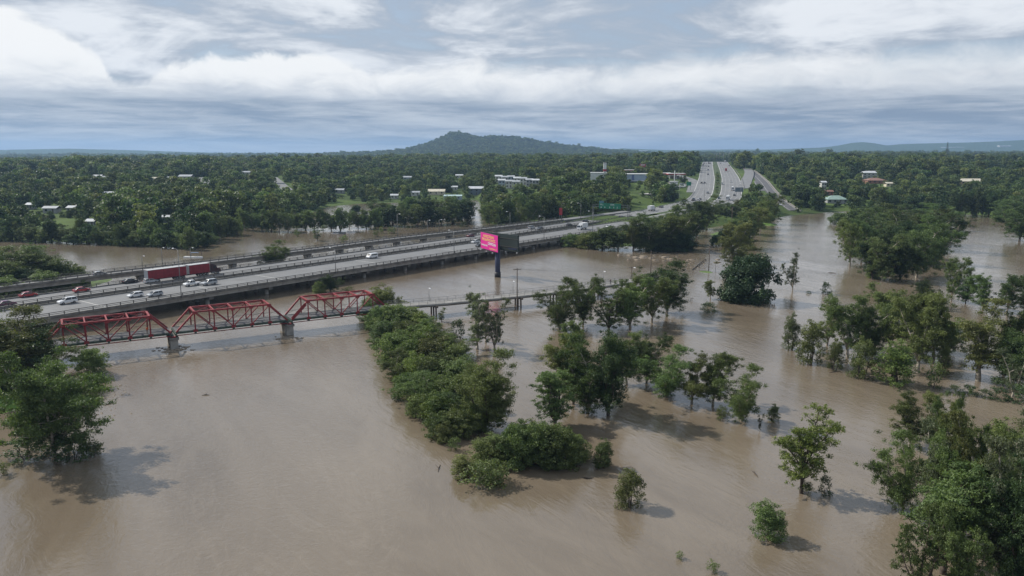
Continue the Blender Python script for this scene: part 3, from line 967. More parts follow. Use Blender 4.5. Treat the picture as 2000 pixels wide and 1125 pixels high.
def gum(seed, h=12.0, spread=0.36, clear=0.3, limbs=4, leaf='olive', bark=BARK_PALE, dens=270, csize=1.0, size=0.235, skirt=False, narrow=False):
    clear *= 0.38
    rng = np.random.RandomState(seed)
    mb = MB(); cl = []
    hf = h * clear * rng.uniform(0.85, 1.15)
    pts, rad = limb(rng, (0, 0, -2), (rng.uniform(-.06, .06), rng.uniform(-.06, .06), 1), hf + 2, 0.024 * h, 0.018 * h, 0.2, 4, 0.04)
    mb.tube(pts, rad, 7)
    fork = pts[-1]
    az0 = rng.uniform(0, 6.28)
    for i in range(limbs):
        az = az0 + 6.283 * i / limbs + rng.uniform(-0.4, 0.4)
        tilt = rng.uniform(0.14, 0.42) if i else rng.uniform(0.02, 0.18)
        if narrow: tilt *= 0.5
        L = (h - hf) * rng.uniform(0.66, 0.92) * (0.92 if i else 1.12)
        st = fork - Vector((0, 0, hf * rng.uniform(0, 0.25)))
        d = (math.cos(az) * math.sin(tilt), math.sin(az) * math.sin(tilt), math.cos(tilt))
        lp, lr = limb(rng, st, d, L, 0.013 * h, 0.004 * h, 0.06, 6, 0.16)
        mb.tube(lp, lr, 6)
        for j in range(1, 7):
            q = lp[j]
            for b in range(2 if j < 6 else 4):
                ba = rng.uniform(0, 6.28); bt = rng.uniform(0.5, 1.35)
                bl = h * spread * rng.uniform(0.28, 0.62) * (1.28 - 0.14 * j)
                if narrow: bl *= 0.7
                bp, br = limb(rng, q, (math.cos(ba) * math.sin(bt), math.sin(ba) * math.sin(bt), math.cos(bt)), bl, 0.0045 * h, 0.0015 * h, 0.08, 3, 0.2)
                mb.tube(bp, br, 4, False)
                e = bp[-1]
                r = csize * h * rng.uniform(0.046, 0.084)
                cl.append((e.x, e.y, e.z, r))
                for kk in range(3):
                    m2 = bp[1 + kk % 3] + Vector(rng.normal(size=3)) * r * 0.95
                    cl.append((m2.x, m2.y, max(h * 0.1, m2.z + r * rng.uniform(-1.5, 0.3)), r * rng.uniform(0.5, 0.8)))
        e = lp[-1]
        cl.append((e.x, e.y, e.z, csize * h * 0.085))
    for j in range(4):
        a = rng.uniform(0, 6.28); z0 = hf + h * rng.uniform(0.05, 0.22); bl = h * spread * rng.uniform(0.3, 0.6) * (0.6 if narrow else 1)
        bp, br = limb(rng, (0, 0, z0), (math.cos(a), math.sin(a), 0.35), bl, 0.004 * h, 0.0015 * h, 0.0, 3, 0.2)
        mb.tube(bp, br, 4, False)
        for q in (1, 2, 3, 3):
            r = csize * h * rng.uniform(0.035, 0.06)
            cl.append((bp[q].x + rng.normal() * r * 0.6, bp[q].y + rng.normal() * r * 0.6, bp[q].z + rng.normal() * r * 0.4, r))
    if skirt:
        for _ in range(14):
            a = rng.uniform(0, 6.28); rr = h * 0.1 * rng.uniform(0.3, 1.3)
            cl.append((math.cos(a) * rr, math.sin(a) * rr, h * rng.uniform(0.0, 0.35), h * 0.06))
    zs = max(c[2] + c[3] * 0.7 for c in cl)
    k = h / zs
    cr = leaf_mesh('crown', cl, rng, dens, size, LEAF[leaf], 0.72, 0.9, 0.05, 0.38)
    return dict(trunk=mb.me('trunk', bark, True), crown=cr, h=zs, w=width_of(cl))


def dome(seed, h=6.0, w=7.0, n=46, leaf='mid', dens=90, size=0.42, low=0.0, bark=BARK_DARK, rough=0.20, csize=0.23, flat_=0.85, cone=0.0):
    """bushy crown that reaches down to the water; lumpy outline"""
    rng = np.random.RandomState(seed)
    mb = MB(); cl = []
    lob = [(rng.uniform(0, 6.28), rng.uniform(0.75, 1.15)) for _ in range(6)]
    for i in range(n):
        u = rng.uniform(low, 0.97); a = rng.uniform(0, 6.28)
        prof = math.sqrt(max(0.03, 1 - (max(0, (u - 0.32)) / 0.68) ** 2)) * (0.72 + 0.28 * min(1, u / 0.3))
        prof *= 1 - cone * u
        lobe = 1 + rough * sum(math.cos(a - b) ** 3 * (c - 0.9) for b, c in lob)
        rr = w / 2 * prof * lobe * rng.uniform(0.4, 0.92)
        r = w * csize * rng.uniform(0.6, 1.0) * (1 - 0.35 * u)
        cl.append((math.cos(a) * rr, math.sin(a) * rr, h * u * (0.93 + 0.12 * math.sin(3 * a + seed)) + 0.05, r * rng.uniform(0.5, 0.9)))
    for _ in range(n // 6):
        cl.append((rng.normal() * w * 0.1, rng.normal() * w * 0.1, h * rng.uniform(0.3, 0.8), w * csize))
    for i in range(5):
        a = rng.uniform(0, 6.28); t = rng.uniform(0.02, 0.2)
        pts, rad = limb(rng, (math.cos(a) * 0.2, math.sin(a) * 0.2, -1.5), (math.cos(a) * t, math.sin(a) * t, 1), h * rng.uniform(0.35, 0.6) + 1.2, 0.02 * h, 0.006 * h, 0.1, 5, 0.12)
        mb.tube(pts, rad, 5)
    cr = leaf_mesh('crown', cl, rng, dens, size, LEAF[leaf], flat_, 0.25, 0.45, 0.5)
    zs = max(c[2] + c[3] * 0.8 for c in cl)
    return dict(trunk=mb.me('trunk', bark, True), crown=cr, h=zs, w=width_of(cl))


def conifer(seed, h=20.0, w=5.0, leaf='dark', n=60):
    rng = np.random.RandomState(seed)
    mb = MB(); mb.tube([(0, 0, -2), (0, 0, h * 0.5), (0, 0, h)], [0.3, 0.2, 0.05], 6)
    cl = []
    for i in range(n):
        u = 0.12 + 0.86 * i / n
        a = i * 2.4
        rr = w / 2 * (1 - u) ** 0.8 * 0.75
        cl.append((math.cos(a) * rr, math.sin(a) * rr, h * u, max(0.35, w * 0.17 * (1.15 - u))))
    cr = leaf_mesh('crown', cl, rng, 60, 0.6, LEAF[leaf], 0.45, 0.2, 0.3, 0.4)
    return dict(trunk=mb.me('trunk', BARK_DARK, True), crown=cr, h=h, w=w)


PR = {}
for i in range(6):
    PR['gum%d' % i] = gum(10 + i, clear=(0.30, 0.24, 0.34, 0.28, 0.36, 0.22)[i], limbs=(4, 5, 4, 3, 5, 4)[i], leaf=('olive', 'mid', 'mid', 'olive', 'olive', 'mid')[i])
for i in range(3):
    PR['tall%d' % i] = gum(30 + i, h=14, clear=0.36, limbs=3, leaf=('mid', 'grey', 'olive')[i], narrow=True, spread=0.27, csize=0.85)
PR['wispy0'] = gum(40, h=12, clear=0.18, limbs=3, leaf='grey', narrow=True, spread=0.30, csize=0.72, dens=260, size=0.22)
PR['wispy1'] = gum(41, h=12, clear=0.22, limbs=4, leaf='grey', narrow=False, spread=0.28, csize=0.70, dens=260, size=0.22)
for i in range(3):
    PR['open%d' % i] = gum(50 + i, h=11, clear=0.22, limbs=5, leaf=('mid', 'bright', 'mid')[i], bark=BARK_DARK, spread=0.40, csize=0.78, dens=290)
PR['dense0'] = gum(60, h=13, clear=0.18, limbs=6, leaf='dark', bark=BARK_DARK, spread=0.36, csize=1.1, dens=215)
PR['dense1'] = gum(61, h=13, clear=0.15, limbs=6, leaf='olive', bark=BARK_DARK, spread=0.36, csize=1.1, dens=215, skirt=True)
PR['dense2'] = gum(62, h=12, clear=0.16, limbs=5, leaf='mid', bark=BARK_PALE, spread=0.36, csize=1.05, dens=215, skirt=True)
PR['dense3'] = gum(63, h=12, clear=0.2, limbs=6, leaf='wood', bark=BARK_PALE, spread=0.38, csize=1.1, dens=215)
PR['spread'] = gum(71, h=13, clear=0.14, limbs=7, leaf='mid', bark=BARK_PALE, spread=0.52, csize=1.1, dens=260, size=0.25, skirt=False)
for i in range(4):
    PR['bush%d' % i] = dome(80 + i, 6.0, 7.0, 105, ('mid', 'olive', 'bright', 'mid')[i], dens=260, size=0.235, csize=0.155, rough=0.35)
for i in range(3):
    PR['shrub%d' % i] = dome(90 + i, 3.0, 3.6, 26, ('mid', 'olive', 'dark')[i], dens=210, size=0.22, rough=0.4, csize=0.2)
for i in range(3):
    PR['column%d' % i] = dome(100 + i, 8.0, 4.6, 80, ('olive', 'olive', 'bright')[i], dens=280, size=0.21, csize=0.19, cone=0.25, rough=0.35)
PR['fig'] = dome(110, 9.0, 12.0, 150, 'fig', dens=110, size=0.42, csize=0.16, rough=0.1, flat_=0.95)
PR['egg0'] = dome(140, 6.0, 5.0, 85, 'mid', dens=330, size=0.2, csize=0.19, rough=0.2, cone=0.2)
PR['egg1'] = dome(141, 6.0, 4.6, 70, 'olive', dens=330, size=0.2, csize=0.19, rough=0.3, cone=0.15)
PR['round0'] = dome(120, 9.0, 10.0, 60, 'wood', dens=60, size=0.6, csize=0.2, low=0.12)
PR['round1'] = dome(121, 9.0, 10.0, 60, 'dark', dens=60, size=0.6, csize=0.2, low=0.08)
PR['pine'] = conifer(130)
for k, v in PR.items():
    v['crown'].name = 'crown_' + k; v['trunk'].name = 'trunk_' + k
_U = 'first second third fourth fifth sixth seventh eighth ninth tenth eleventh twelfth thirteenth fourteenth fifteenth sixteenth seventeenth eighteenth nineteenth twentieth'.split()
ORD = _U + ['twenty-' + w for w in _U[:9]] + ['thirtieth'] + ['thirty-' + w for w in _U[:9]]
TRNG = random.Random(5)
NTREE = [0]


def tree(px, by, ty, wpx, proto, label, group=None, name=None, land=False, cat='tree', pos=None, hgt=None, rz=None):
    """a tree at the place whose foot is seen at (px, by); height from the row of its top, width in picture pixels"""
    pr = PR[proto]
    if pos is not None:
        x, y, z = pos
    elif land:
        x, y, z = onland(px, by); z -= 0.2
    else:
        x, y = G(px, by); z = 0.0
    h = hgt if hgt else height_for(x, y, ty, z)
    dist = proj(x, y, z + h * 0.5)[2]
    w = wpx / FPX * dist
    sz = h / pr['h']; sx = w / pr['w']
    sx = min(max(sx, sz * 0.45), sz * 2.4)
    nm = name or ('shrub' if cat == 'shrub' else 'tree')
    r = tag(empty(nm, (x, y, z), TRNG.uniform(0, 6.28) if rz is None else rz), label, cat, group)
    r.scale = (sx, sx, sz)
    obj('trunk', pr['trunk'], r)
    obj('crown', pr['crown'], r)
    NTREE[0] += 1
    return r


T = tree
# --- left foreground
T(108, 893, 668, 205, 'spread', 'largest rounded tree standing in the river at the left foreground', rz=1.0)
T(30, 765, 607, 165, 'dense1', 'tall dark tree at the left edge covering the end of the truss bridge')
T(-25, 770, 600, 200, 'dense0', 'dark tree cut by the left edge of the picture above the green bank')
T(0, 735, 615, 130, 'dense2', 'dark leafy tree between the truss bridge end and the left edge', rz=2)
T(178, 733, 676, 74, 'bush3', 'rounded bush at the water beside the largest left tree, below the truss bridge', cat='shrub')
T(92, 742, 652, 100, 'dense2', 'green tree hiding the left foot of the truss bridge')
T(60, 892, 850, 90, 'shrub2', 'low drowned shrub at the left of the large tree foot', cat='shrub')
T(140, 893, 838, 95, 'shrub2', 'dark drowned shrub hugging the foot of the large left tree', cat='shrub')
T(176, 890, 862, 50, 'shrub1', 'small half-drowned branch right of the large left tree foot', cat='shrub')
T(4, 927, 897, 36, 'shrub0', 'small bright shrub cut by the left edge below the large tree', cat='shrub')
# --- behind the motorway at the left
g = 'trees at the left end of the motorway'
for i, (px, by, ty, w, pr) in enumerate([(-30, 555, 470, 130, 'dense2'), (18, 552, 474, 120, 'dense3'), (66, 556, 478, 120, 'dense1'), (112, 552, 497, 95, 'bush1'), (146, 548, 514, 55, 'bush1'),
                                         (40, 566, 522, 80, 'dense0'), (86, 570, 528, 80, 'bush0'), (10, 580, 538, 80, 'bush3'), (122, 566, 546, 42, 'bush0')]):
    T(px, by, ty, w, pr, 'tree at the motorway left end, %s, %s row' % ((ORD[i] + ' from the left', 'back') if i < 5 else (('second from the left', 'third from the left', 'first from the left', 'fourth from the left')[i - 5], 'front')), g)
T(152, 567, 543, 50, 'bush2', 'pale green bush squeezed between the ramp and the motorway at the left', cat='shrub')
T(545, 517, 466, 58, 'dense2', 'tree growing up between the ramp bridge and the motorway left of centre')
T(524, 519, 492, 36, 'bush0', 'bush at the foot of the tree between the ramp and the motorway', cat='shrub')
T(645, 570, 535, 38, 'dense0', 'small dark tree under the near motorway bridge edge')
T(624, 571, 548, 30, 'bush0', 'low bush beside the dark tree under the near motorway bridge', cat='shrub')
T(680, 571, 559, 36, 'shrub0', 'low green shrub in the water between motorway and truss bridge', cat='shrub')
T(748, 612, 553, 84, 'bush1', 'pale green rounded tree behind the right end of the truss bridge')
T(718, 625, 585, 40, 'bush0', 'dark bush under the right end of the truss bridge', cat='shrub')
# --- long bushy strip
g = 'bushes of the long strip'
strip = [(742, 640, 600, 55), (770, 640, 592, 70), (806, 640, 605, 66), (842, 650, 618, 62), (756, 668, 625, 60), (790, 672, 622, 70), (826, 678, 626, 74), (862, 682, 636, 70), (896, 692, 652, 60),
         (770, 704, 650, 62), (806, 710, 650, 74), (846, 714, 654, 76), (884, 720, 666, 74), (775, 738, 688, 60), (812, 746, 684, 72), (852, 752, 688, 78), (892, 756, 694, 76),
         (800, 776, 726, 62), (836, 786, 722, 72), (876, 792, 724, 78), (912, 792, 730, 70), (824, 812, 766, 60), (862, 822, 762, 68), (900, 826, 762, 70), (860, 848, 806, 54), (894, 846, 796, 58), (930, 838, 786, 56), (868, 858, 828, 36)]
STRIPLAB = []
for rw, n in enumerate((4, 5, 4, 4, 4, 3, 3, 1)):
    for c in range(n):
        STRIPLAB.append('green bush of the long strip, %s row from the truss, %s from left' % (_U[rw], _U[c]) if n > 1 else 'small green bush at the pointed lower tip of the long strip')
for i, (px, by, ty, w) in enumerate(strip):
    T(px, by + 4, ty - 5 + (i * 5) % 9, w * (1.15 + 0.05 * (i * 3 % 7)), ('bush%d' % (i * 7 % 4) if i % 5 != 3 else 'dense2'), STRIPLAB[i], g, cat='shrub')
T(948, 838, 686, 118, 'dense1', 'dark drooping tree at the lower right of the long bushy strip')
T(892, 660, 622, 40, 'shrub2', 'dark rounded bush standing alone right of the long strip below the footbridge', cat='shrub')
T(862, 628, 602, 22, 'wispy0', 'tiny sapling under the footbridge near its first trestle')
T(887, 880, 852, 34, 'shrub0', 'small round shrub just below the tip of the long bushy strip', cat='shrub')
T(934, 682, 565, 58, 'wispy0', 'slim grey-green gum, left of the pair in front of the footbridge')
T(968, 684, 560, 92, 'wispy1', 'airy grey-green gum, right of the pair in front of the footbridge')
T(950, 668, 588, 40, 'wispy0', 'thin gum stem between the airy pair in front of the footbridge')
# --- second bush island
g = 'bushes of the foreground island'
for i, (px, by, ty, w) in enumerate([(904, 930, 884, 56), (940, 948, 896, 70), (972, 944, 900, 58), (950, 905, 852, 66), (985, 900, 836, 76), (1012, 908, 822, 76), (1050, 906, 820, 78), (1092, 908, 826, 76), (1122, 902, 846, 58), (1030, 880, 818, 66), (1070, 884, 828, 60)]):
    T(px, by, ty, w * 1.3, ('column0', 'shrub1', 'shrub0', 'bush1', 'open0', 'bush3', 'bush3', 'bush0', 'bush3', 'bush1', 'bush0')[i], ('pale bush at the left tip of the low foreground island', 'bush at the front left of the low foreground island, nearest the camera', 'small olive bush at the front of the low island, right of the nearest', 'bush behind the left tip of the low foreground island', 'olive bush left of the middle of the low foreground island', 'leafy bush in the middle front of the low foreground island', 'tall leafy bush just right of the middle of the low foreground island', 'dark bush towards the right end of the low foreground island', 'dark bush at the right end of the low foreground island', 'bush at the back of the low island, left one', 'bush at the back of the low island, right one')[i], g, cat='shrub')
T(1178, 912, 855, 42, 'egg0', 'small dark sapling just right of the low foreground bush island', cat='tree')
T(1228, 987, 913, 62, 'egg1', 'bushy sapling alone in open water below the low island')
T(1328, 1091, 1076, 20, 'shrub0', 'tiny green tuft poking from the water at the bottom, left of two', cat='shrub')
T(1392, 1117, 1093, 30, 'shrub0', 'small green tuft poking from the water near the bottom edge, right of two', cat='shrub')
# --- middle groups
T(1092, 642, 537, 84, 'dense2', 'grey-green drooping tree in front of the footbridge, left of two')
T(1138, 634, 531, 72, 'dense3', 'taller grey-green tree in front of the footbridge, right of two')
T(1192, 648, 548, 88, 'open0', 'open branched tree in water left of the four below the power pole')
T(1233, 640, 537, 84, 'gum1', 'tree with dark upright trunk, second of the row below the power pole')
T(1273, 630, 530, 86, 'gum2', 'tree with dark trunk, third of the row below the power pole')
T(1303, 612, 507, 98, 'dense3', 'tallest round-headed tree at the right of the row below the power pole')
T(1130, 712, 622, 62, 'gum5', 'thin green tree rising behind the dark central cluster')
T(1120, 790, 655, 110, 'gum4', 'leaning green tree at the left of the dark central cluster')
T(1148, 806, 650, 112, 'dense2', 'big green tree in the dark central cluster, left half')
T(1190, 812, 640, 122, 'dense0', 'biggest darkest tree of the central cluster')
T(1224, 752, 650, 84, 'gum2', 'tree tucked behind the right side of the central cluster')
T(1262, 748, 647, 86, 'dense3', 'round-topped tree between the central cluster and the lighter trio')
T(1085, 834, 727, 96, 'open2', 'small vase-shaped tree above the low foreground bush island')
T(1302, 772, 668, 112, 'dense2', 'leafy olive tree at the left of the lighter trio right of centre')
T(1352, 788, 688, 88, 'gum0', 'sparse tree with pale stems in the middle of the lighter trio')
T(1392, 792, 686, 92, 'gum5', 'twin-stemmed tree just left of the rounded end tree of the trio')
T(1448, 822, 704, 88, 'dense2', 'rounded drooping tree at the right end of the lighter trio')
T(1412, 822, 790, 28, 'shrub1', 'small shrub at the foot of the rounded end tree', cat='shrub')
T(1484, 842, 806, 12, 'wispy0', 'thin dead-looking stem in the water right of the trio')
T(1510, 822, 788, 26, 'column0', 'small dark sapling behind the lone open tree')
T(1566, 962, 795, 112, 'open1', 'lone open branched tree with bright tufts in mid water at right', rz=0.6)
T(1575, 964, 938, 34, 'shrub1', 'drowned shrub at the foot of the lone open tree', cat='shrub')
T(1612, 966, 926, 30, 'shrub2', 'dark shrub just right of the lone open tree', cat='shrub')
T(1499, 1051, 974, 70, 'egg0', 'dense egg-shaped small tree alone near the bottom right')
# --- right foreground clump
T(1778, 872, 768, 108, 'gum0', 'olive round tree at the back left of the right foreground clump')
T(1826, 880, 764, 66, 'gum3', 'slim olive tree at the back of the right foreground clump')
T(1868, 965, 764, 105, 'tall0', 'tall pale-stemmed tree in the middle of the right foreground clump')
T(1762, 1000, 832, 105, 'dense2', 'bushy tree at the left side of the right foreground clump', rz=0.3)
T(1838, 1118, 900, 165, 'open2', 'wide green tree at the lower front of the right foreground clump', rz=2.4)
T(1900, 1080, 815, 100, 'tall2', 'tree with straight grey trunk low in the right foreground clump')
T(1943, 1150, 785, 125, 'tall1', 'tall forked tree with dark trunk at the right foreground')
T(1992, 1085, 800, 95, 'tall0', 'tall tree cut by the right edge in the foreground clump')
T(1985, 1185, 900, 150, 'dense0', 'darkest tree in the bottom right corner')
T(1800, 1195, 1000, 110, 'open0', 'low tree cut by the bottom edge in the right foreground clump')
T(1870, 1200, 985, 95, 'gum1', 'green tree cut by the bottom edge, right of the low one')
T(2060, 1000, 800, 160, 'dense1', 'tree beyond the right edge behind the foreground clump')
for px, by, ty, w, pr, lab in ((1815, 1040, 795, 95, 'tall1', 'slender tree rising left of the tall pale-stemmed one in the right foreground clump'), (1912, 1000, 762, 105, 'tall0', 'slender green tree at the back right of the right foreground clump'), (1958, 1020, 778, 105, 'tall2', 'slender olive tree between the tall forked tree and the right edge'),
                               (1850, 1060, 850, 110, 'gum2', 'leafy tree filling the middle of the right foreground clump'), (1965, 1110, 880, 115, 'gum5', 'leafy green tree just left of the darkest corner tree'), (1880, 1010, 800, 100, 'gum4', 'olive tree directly behind the straight grey trunk at right')):
    T(px, by, ty, w, pr, lab)
# --- middle right grove
T(1543, 682, 608, 34, 'column0', 'slim pointed young tree, leftmost of the right middle grove')
T(1581, 708, 622, 56, 'egg1', 'oval young tree second from the left in the right middle grove')
T(1631, 722, 662, 36, 'egg1', 'short bronze-green bushy tree, third along the grove front')
T(1684, 738, 656, 54, 'egg1', 'dark bronze-green conical bush tree, fourth along the grove front')
T(1748, 750, 662, 76, 'column2', 'bright green broad bushy tree at the front centre of the grove')
T(1822, 758, 698, 44, 'shrub0', 'grey-green bush at the right of the grove front', cat='shrub')
T(1842, 728, 668, 28, 'column0', 'thin sapling behind the grey-green bush of the grove')
T(1614, 674, 594, 62, 'gum3', 'small open gum between the oval young trees and the tall gums')
T(1655, 698, 575, 98, 'gum2', 'tall gum at the left of the grove with dark straight trunk')
T(1702, 694, 582, 88, 'dense3', 'full gum behind the conical bush tree')
T(1738, 682, 568, 104, 'gum0', 'olive gum with several pale stems in the grove centre')
T(1792, 728, 570, 112, 'gum4', 'olive gum with long slender trunk right of the grove centre')
T(1824, 700, 562, 116, 'gum5', 'large gum with thick forked trunk at the right of the grove')
T(1850, 690, 600, 70, 'gum1', 'green gum behind the thick forked trunk')
T(1722, 625, 550, 56, 'gum1', 'gum crown rising behind the grove centre')
T(1772, 640, 575, 80, 'gum3', 'gum hidden at the back of the grove')
T(1800, 600, 545, 48, 'dense0', 'dark small crown rising at the back right of the grove')
T(1912, 744, 590, 116, 'tall2', 'tall grey-limbed tree on the right with pale bare branches')
T(1958, 735, 600, 110, 'gum5', 'green full tree just right of the grey-limbed tree')
T(1992, 760, 620, 110, 'gum1', 'tree at the right edge behind the row of low shrubs')
T(1975, 775, 665, 100, 'wispy1', 'thin grey twiggy tree at the right edge above the shrubs')
for px, by, ty, w, lab in ((1862, 770, 750, 26, 'leftmost low shrub of the row below the grey-limbed tree'), (1892, 771, 750, 34, 'second low shrub of the row below the grey-limbed tree'), (1925, 777, 759, 26, 'third low shrub of the row below the grey-limbed tree'),
                           (1952, 781, 756, 40, 'fourth and larger low shrub of the row near the right edge'), (1990, 786, 752, 46, 'low shrub at the right edge ending the row')):
    T(px, by, ty, w, 'shrub2', lab, cat='shrub')
T(1858, 588, 498, 54, 'gum2', 'tall upright tree in water right of the tree island, nearest its end')
T(1886, 592, 545, 38, 'dense0', 'small dark tree just right of the tall upright tree')
T(1921, 604, 534, 60, 'gum5', 'round-headed tree on a pale trunk, left of the pair near the right edge')
T(1966, 612, 530, 70, 'gum2', 'round-headed tree on a pale forked trunk, right of the pair near the right edge')
T(2004, 606, 548, 56, 'dense0', 'dark tree cut by the right edge beside the round-headed pair')
T(1613, 574, 549, 24, 'shrub2', 'small dark round bush in open water right of the slim gum', cat='shrub')
T(1620, 594, 571, 22, 'shrub0', 'small green bush crown above the right middle grove', cat='shrub')
T(1548, 568, 488, 56, 'wispy1', 'slim isolated gum standing in open water right of the big dark tree')
T(1580, 573, 568, 26, 'shrub2', 'flat dark drift of debris beside the slim isolated gum', cat='shrub', name='debris')
T(1461, 588, 494, 108, 'fig', 'big dense dark green tree in the middle of the right water')
T(1388, 584, 545, 28, 'gum3', 'small gum sapling left of the big dense dark tree')
T(1385, 608, 590, 38, 'shrub2', 'low dark bush in the water below the small gum sapling', cat='shrub')
# --- row up the flooded road
for px, by, ty, w, pr, lab in ((1432, 528, 443, 76, 'gum0', 'yellow-green gum nearest the camera in the row along the flooded road'), (1446, 505, 428, 60, 'gum3', 'second gum of the row along the flooded road'), (1450, 486, 412, 62, 'dense3', 'third tree of the row along the flooded road'),
                               (1462, 470, 402, 58, 'gum4', 'fourth tree of the row along the flooded road'), (1474, 458, 392, 56, 'dense2', 'fifth tree of the row along the flooded road'), (1486, 447, 385, 54, 'gum0', 'sixth tree of the row along the flooded road'), (1502, 438, 378, 50, 'dense3', 'seventh tree of the row, by the service road end'),
                               (1412, 476, 448, 26, 'round1', 'small dark round tree at the flooded driveway, right one of two'), (1398, 479, 458, 22, 'round1', 'small dark round tree at the flooded driveway, left one of two')):
    T(px, by, ty, w, pr, lab)
# --- tree island at the right
g = 'trees of the right island'
for i, (px, by, ty, w, pr) in enumerate([(1660, 520, 425, 60, 'gum2'), (1682, 512, 420, 64, 'dense3'), (1702, 545, 462, 60, 'dense0'), (1722, 548, 446, 80, 'dense3'), (1757, 549, 464, 74, 'dense0'), (1790, 542, 428, 92, 'dense3'), (1822, 516, 418, 84, 'dense2'), (1842, 490, 408, 82, 'dense3'),
                                         (1802, 478, 402, 84, 'dense3'), (1752, 485, 408, 84, 'dense2'), (1706, 470, 402, 74, 'dense3'), (1690, 452, 398, 60, 'dense3'), (1772, 448, 398, 80, 'dense3'), (1832, 450, 396, 76, 'dense2'), (1740, 505, 425, 74, 'dense3'), (1770, 515, 430, 80, 'dense0'), (1730, 446, 396, 66, 'round0'), (1665, 455, 408, 46, 'round0')]):
    T(px, by, ty, w, pr, ('pale-stemmed tree at the left end of the dense right island', 'second tree at the left end of the dense right island', 'dark lower tree at the front left of the dense right island', 'tall tree at the front centre of the dense right island', 'dark tree right of the front centre of the dense right island', 'broad tall tree at the front right of the dense right island', 'tree at the right end of the dense right island', 'tree behind the right end of the dense right island', 'tree at the back right of the dense right island', 'tree in the middle of the dense right island, left', 'tree at the back left of the dense right island', 'tree farthest back left on the dense right island', 'tree farthest back centre on the dense right island', 'tree farthest back right on the dense right island', 'tree in the heart of the dense right island, second row', 'dark tree in the heart of the dense right island', 'round tree at the very back of the dense right island', 'round tree at the back left tip of the dense right island')[i], g)
T(1708, 543, 526, 34, 'bush2', 'bright low shrub at the front left tip of the tree island', cat='shrub')
T(1742, 548, 532, 44, 'shrub0', 'low shrub at the front foot of the tree island', cat='shrub')
T(1640, 438, 414, 44, 'bush3', 'grey-green shrub at the left back of the tree island', cat='shrub')
T(1679, 533, 527, 14, 'shrub0', 'tiny drowned shrub left of the tree island', cat='shrub')
T(1990, 470, 395, 76, 'dense3', 'tree at the right edge on the far shore')
T(2030, 480, 385, 90, 'dense0', 'tree beyond the right edge on the far shore')
T(1965, 430, 380, 60, 'dense3', 'dark tree on the far shore near the right edge')
T(1975, 432, 420, 50, 'shrub0', 'low green bush on the far right waterline', cat='shrub')
g = 'pines on the far right shore'
for i, px in enumerate((1872, 1884, 1896, 1907, 1918, 1930, 1941, 1952)):
    T(px, 423 - (i % 3), 368 + (i * 5) % 9, 24, 'round1' if i % 2 else 'dense0', 'dark upright tree in the far right shore row, %s from left' % ORD[i], g)
# --- bush mass before the motorway curve
g = 'trees before the motorway curve'
for i, (px, by, ty, w, pr) in enumerate([(1118, 482, 455, 50, 'bush3'), (1148, 485, 452, 56, 'bush1'), (1178, 487, 446, 62, 'round0'), (1206, 488, 432, 70, 'dense3'), (1236, 488, 424, 72, 'gum0'), (1268, 489, 422, 72, 'dense3'), (1296, 489, 418, 72, 'gum4'),
                                         (1322, 488, 410, 70, 'dense3'), (1300, 489, 455, 70, 'fig'), (1328, 489, 452, 62, 'fig'), (1262, 489, 462, 56, 'bush3'), (1342, 478, 398, 56, 'dense3'), (1362, 460, 392, 56, 'dense0'), (1380, 448, 388, 50, 'dense3'), (1320, 462, 398, 60, 'dense2'), (1280, 470, 412, 70, 'dense3')]):
    T(px, by, ty, w, pr, ('low bush %s from the left' % ORD[i] if i < 2 else 'tree %s from the left' % ORD[i] if i < 8 else ('dark leafy dome at the front', 'dark leafy dome at the front right', 'low bush at the front foot', 'tree at the right shoulder', 'dark tree at the far right', 'tree at the rightmost end', 'tree at the back right', 'tree at the back')[i - 8]) + ' of the dark clump below the motorway curve', g)
g = 'trees at the motorway median foot'
for i, (px, by, ty, w, pr) in enumerate(((1352, 428, 385, 46, 'dense3'), (1385, 424, 380, 46, 'dense2'), (1415, 430, 392, 50, 'dense3'), (1438, 428, 388, 46, 'gum0'))):
    T(px, by, ty, w, pr, 'tree above the flooded road at the foot of the motorway, %s from the left' % ORD[i], g)
# --- drowned row behind the ramp
g = 'drowned row behind the ramp'
for i, px in enumerate(range(478, 735, 17)):
    T(px, 450 + (i * 7) % 6 - (px - 478) * 0.02, 404 + (i * 5) % 9, 34, ('gum2', 'dense3', 'gum1', 'round0')[i % 4], 'tree of the drowned row behind the ramp bridge, %s from the left' % ORD[i], g)
g = 'round trees of the flooded clump'
for i, (px, by) in enumerate([(742, 441), (766, 442), (790, 443), (814, 441), (838, 440), (862, 438), (884, 437), (904, 434), (770, 428), (800, 425), (830, 424), (858, 424), (884, 422), (910, 424), (740, 430)]):
    T(px, by, by - 36 - (i * 5) % 8, 42, ('round0', 'round1', 'dense3')[i % 3], 'rounded tree of the flooded clump behind the ramp, %s from left, %s row' % ((ORD[i], 'front') if i < 8 else (ORD[(i - 7) % 7], 'back')), g)
T(696, 418, 400, 22, 'round1', 'single dark tree in the flooded paddock behind the clump')
T(906, 443, 432, 18, 'shrub2', 'round bush alone in water left of the flooded inlet', cat='shrub')
for i, (px, by, w) in enumerate([(734, 462, 16), (745, 456, 12), (765, 456, 24), (672, 472, 20), (620, 470, 26), (580, 462, 14)]):
    T(px, by, by - (14 if i != 4 else 30), w, 'shrub0' if i != 4 else 'wispy0', ('small bush in the brown water just behind the ramp railing', 'tiny bush in the brown water near the ramp', 'low wide bush in the brown water behind the ramp', 'green bush touching the far ramp railing', 'twiggy grey tree in the brown water behind the ramp', 'tiny drowned bush at the drowned row foot')[i], cat='shrub')
g = 'trees on the far bank of the left river'
i = 0
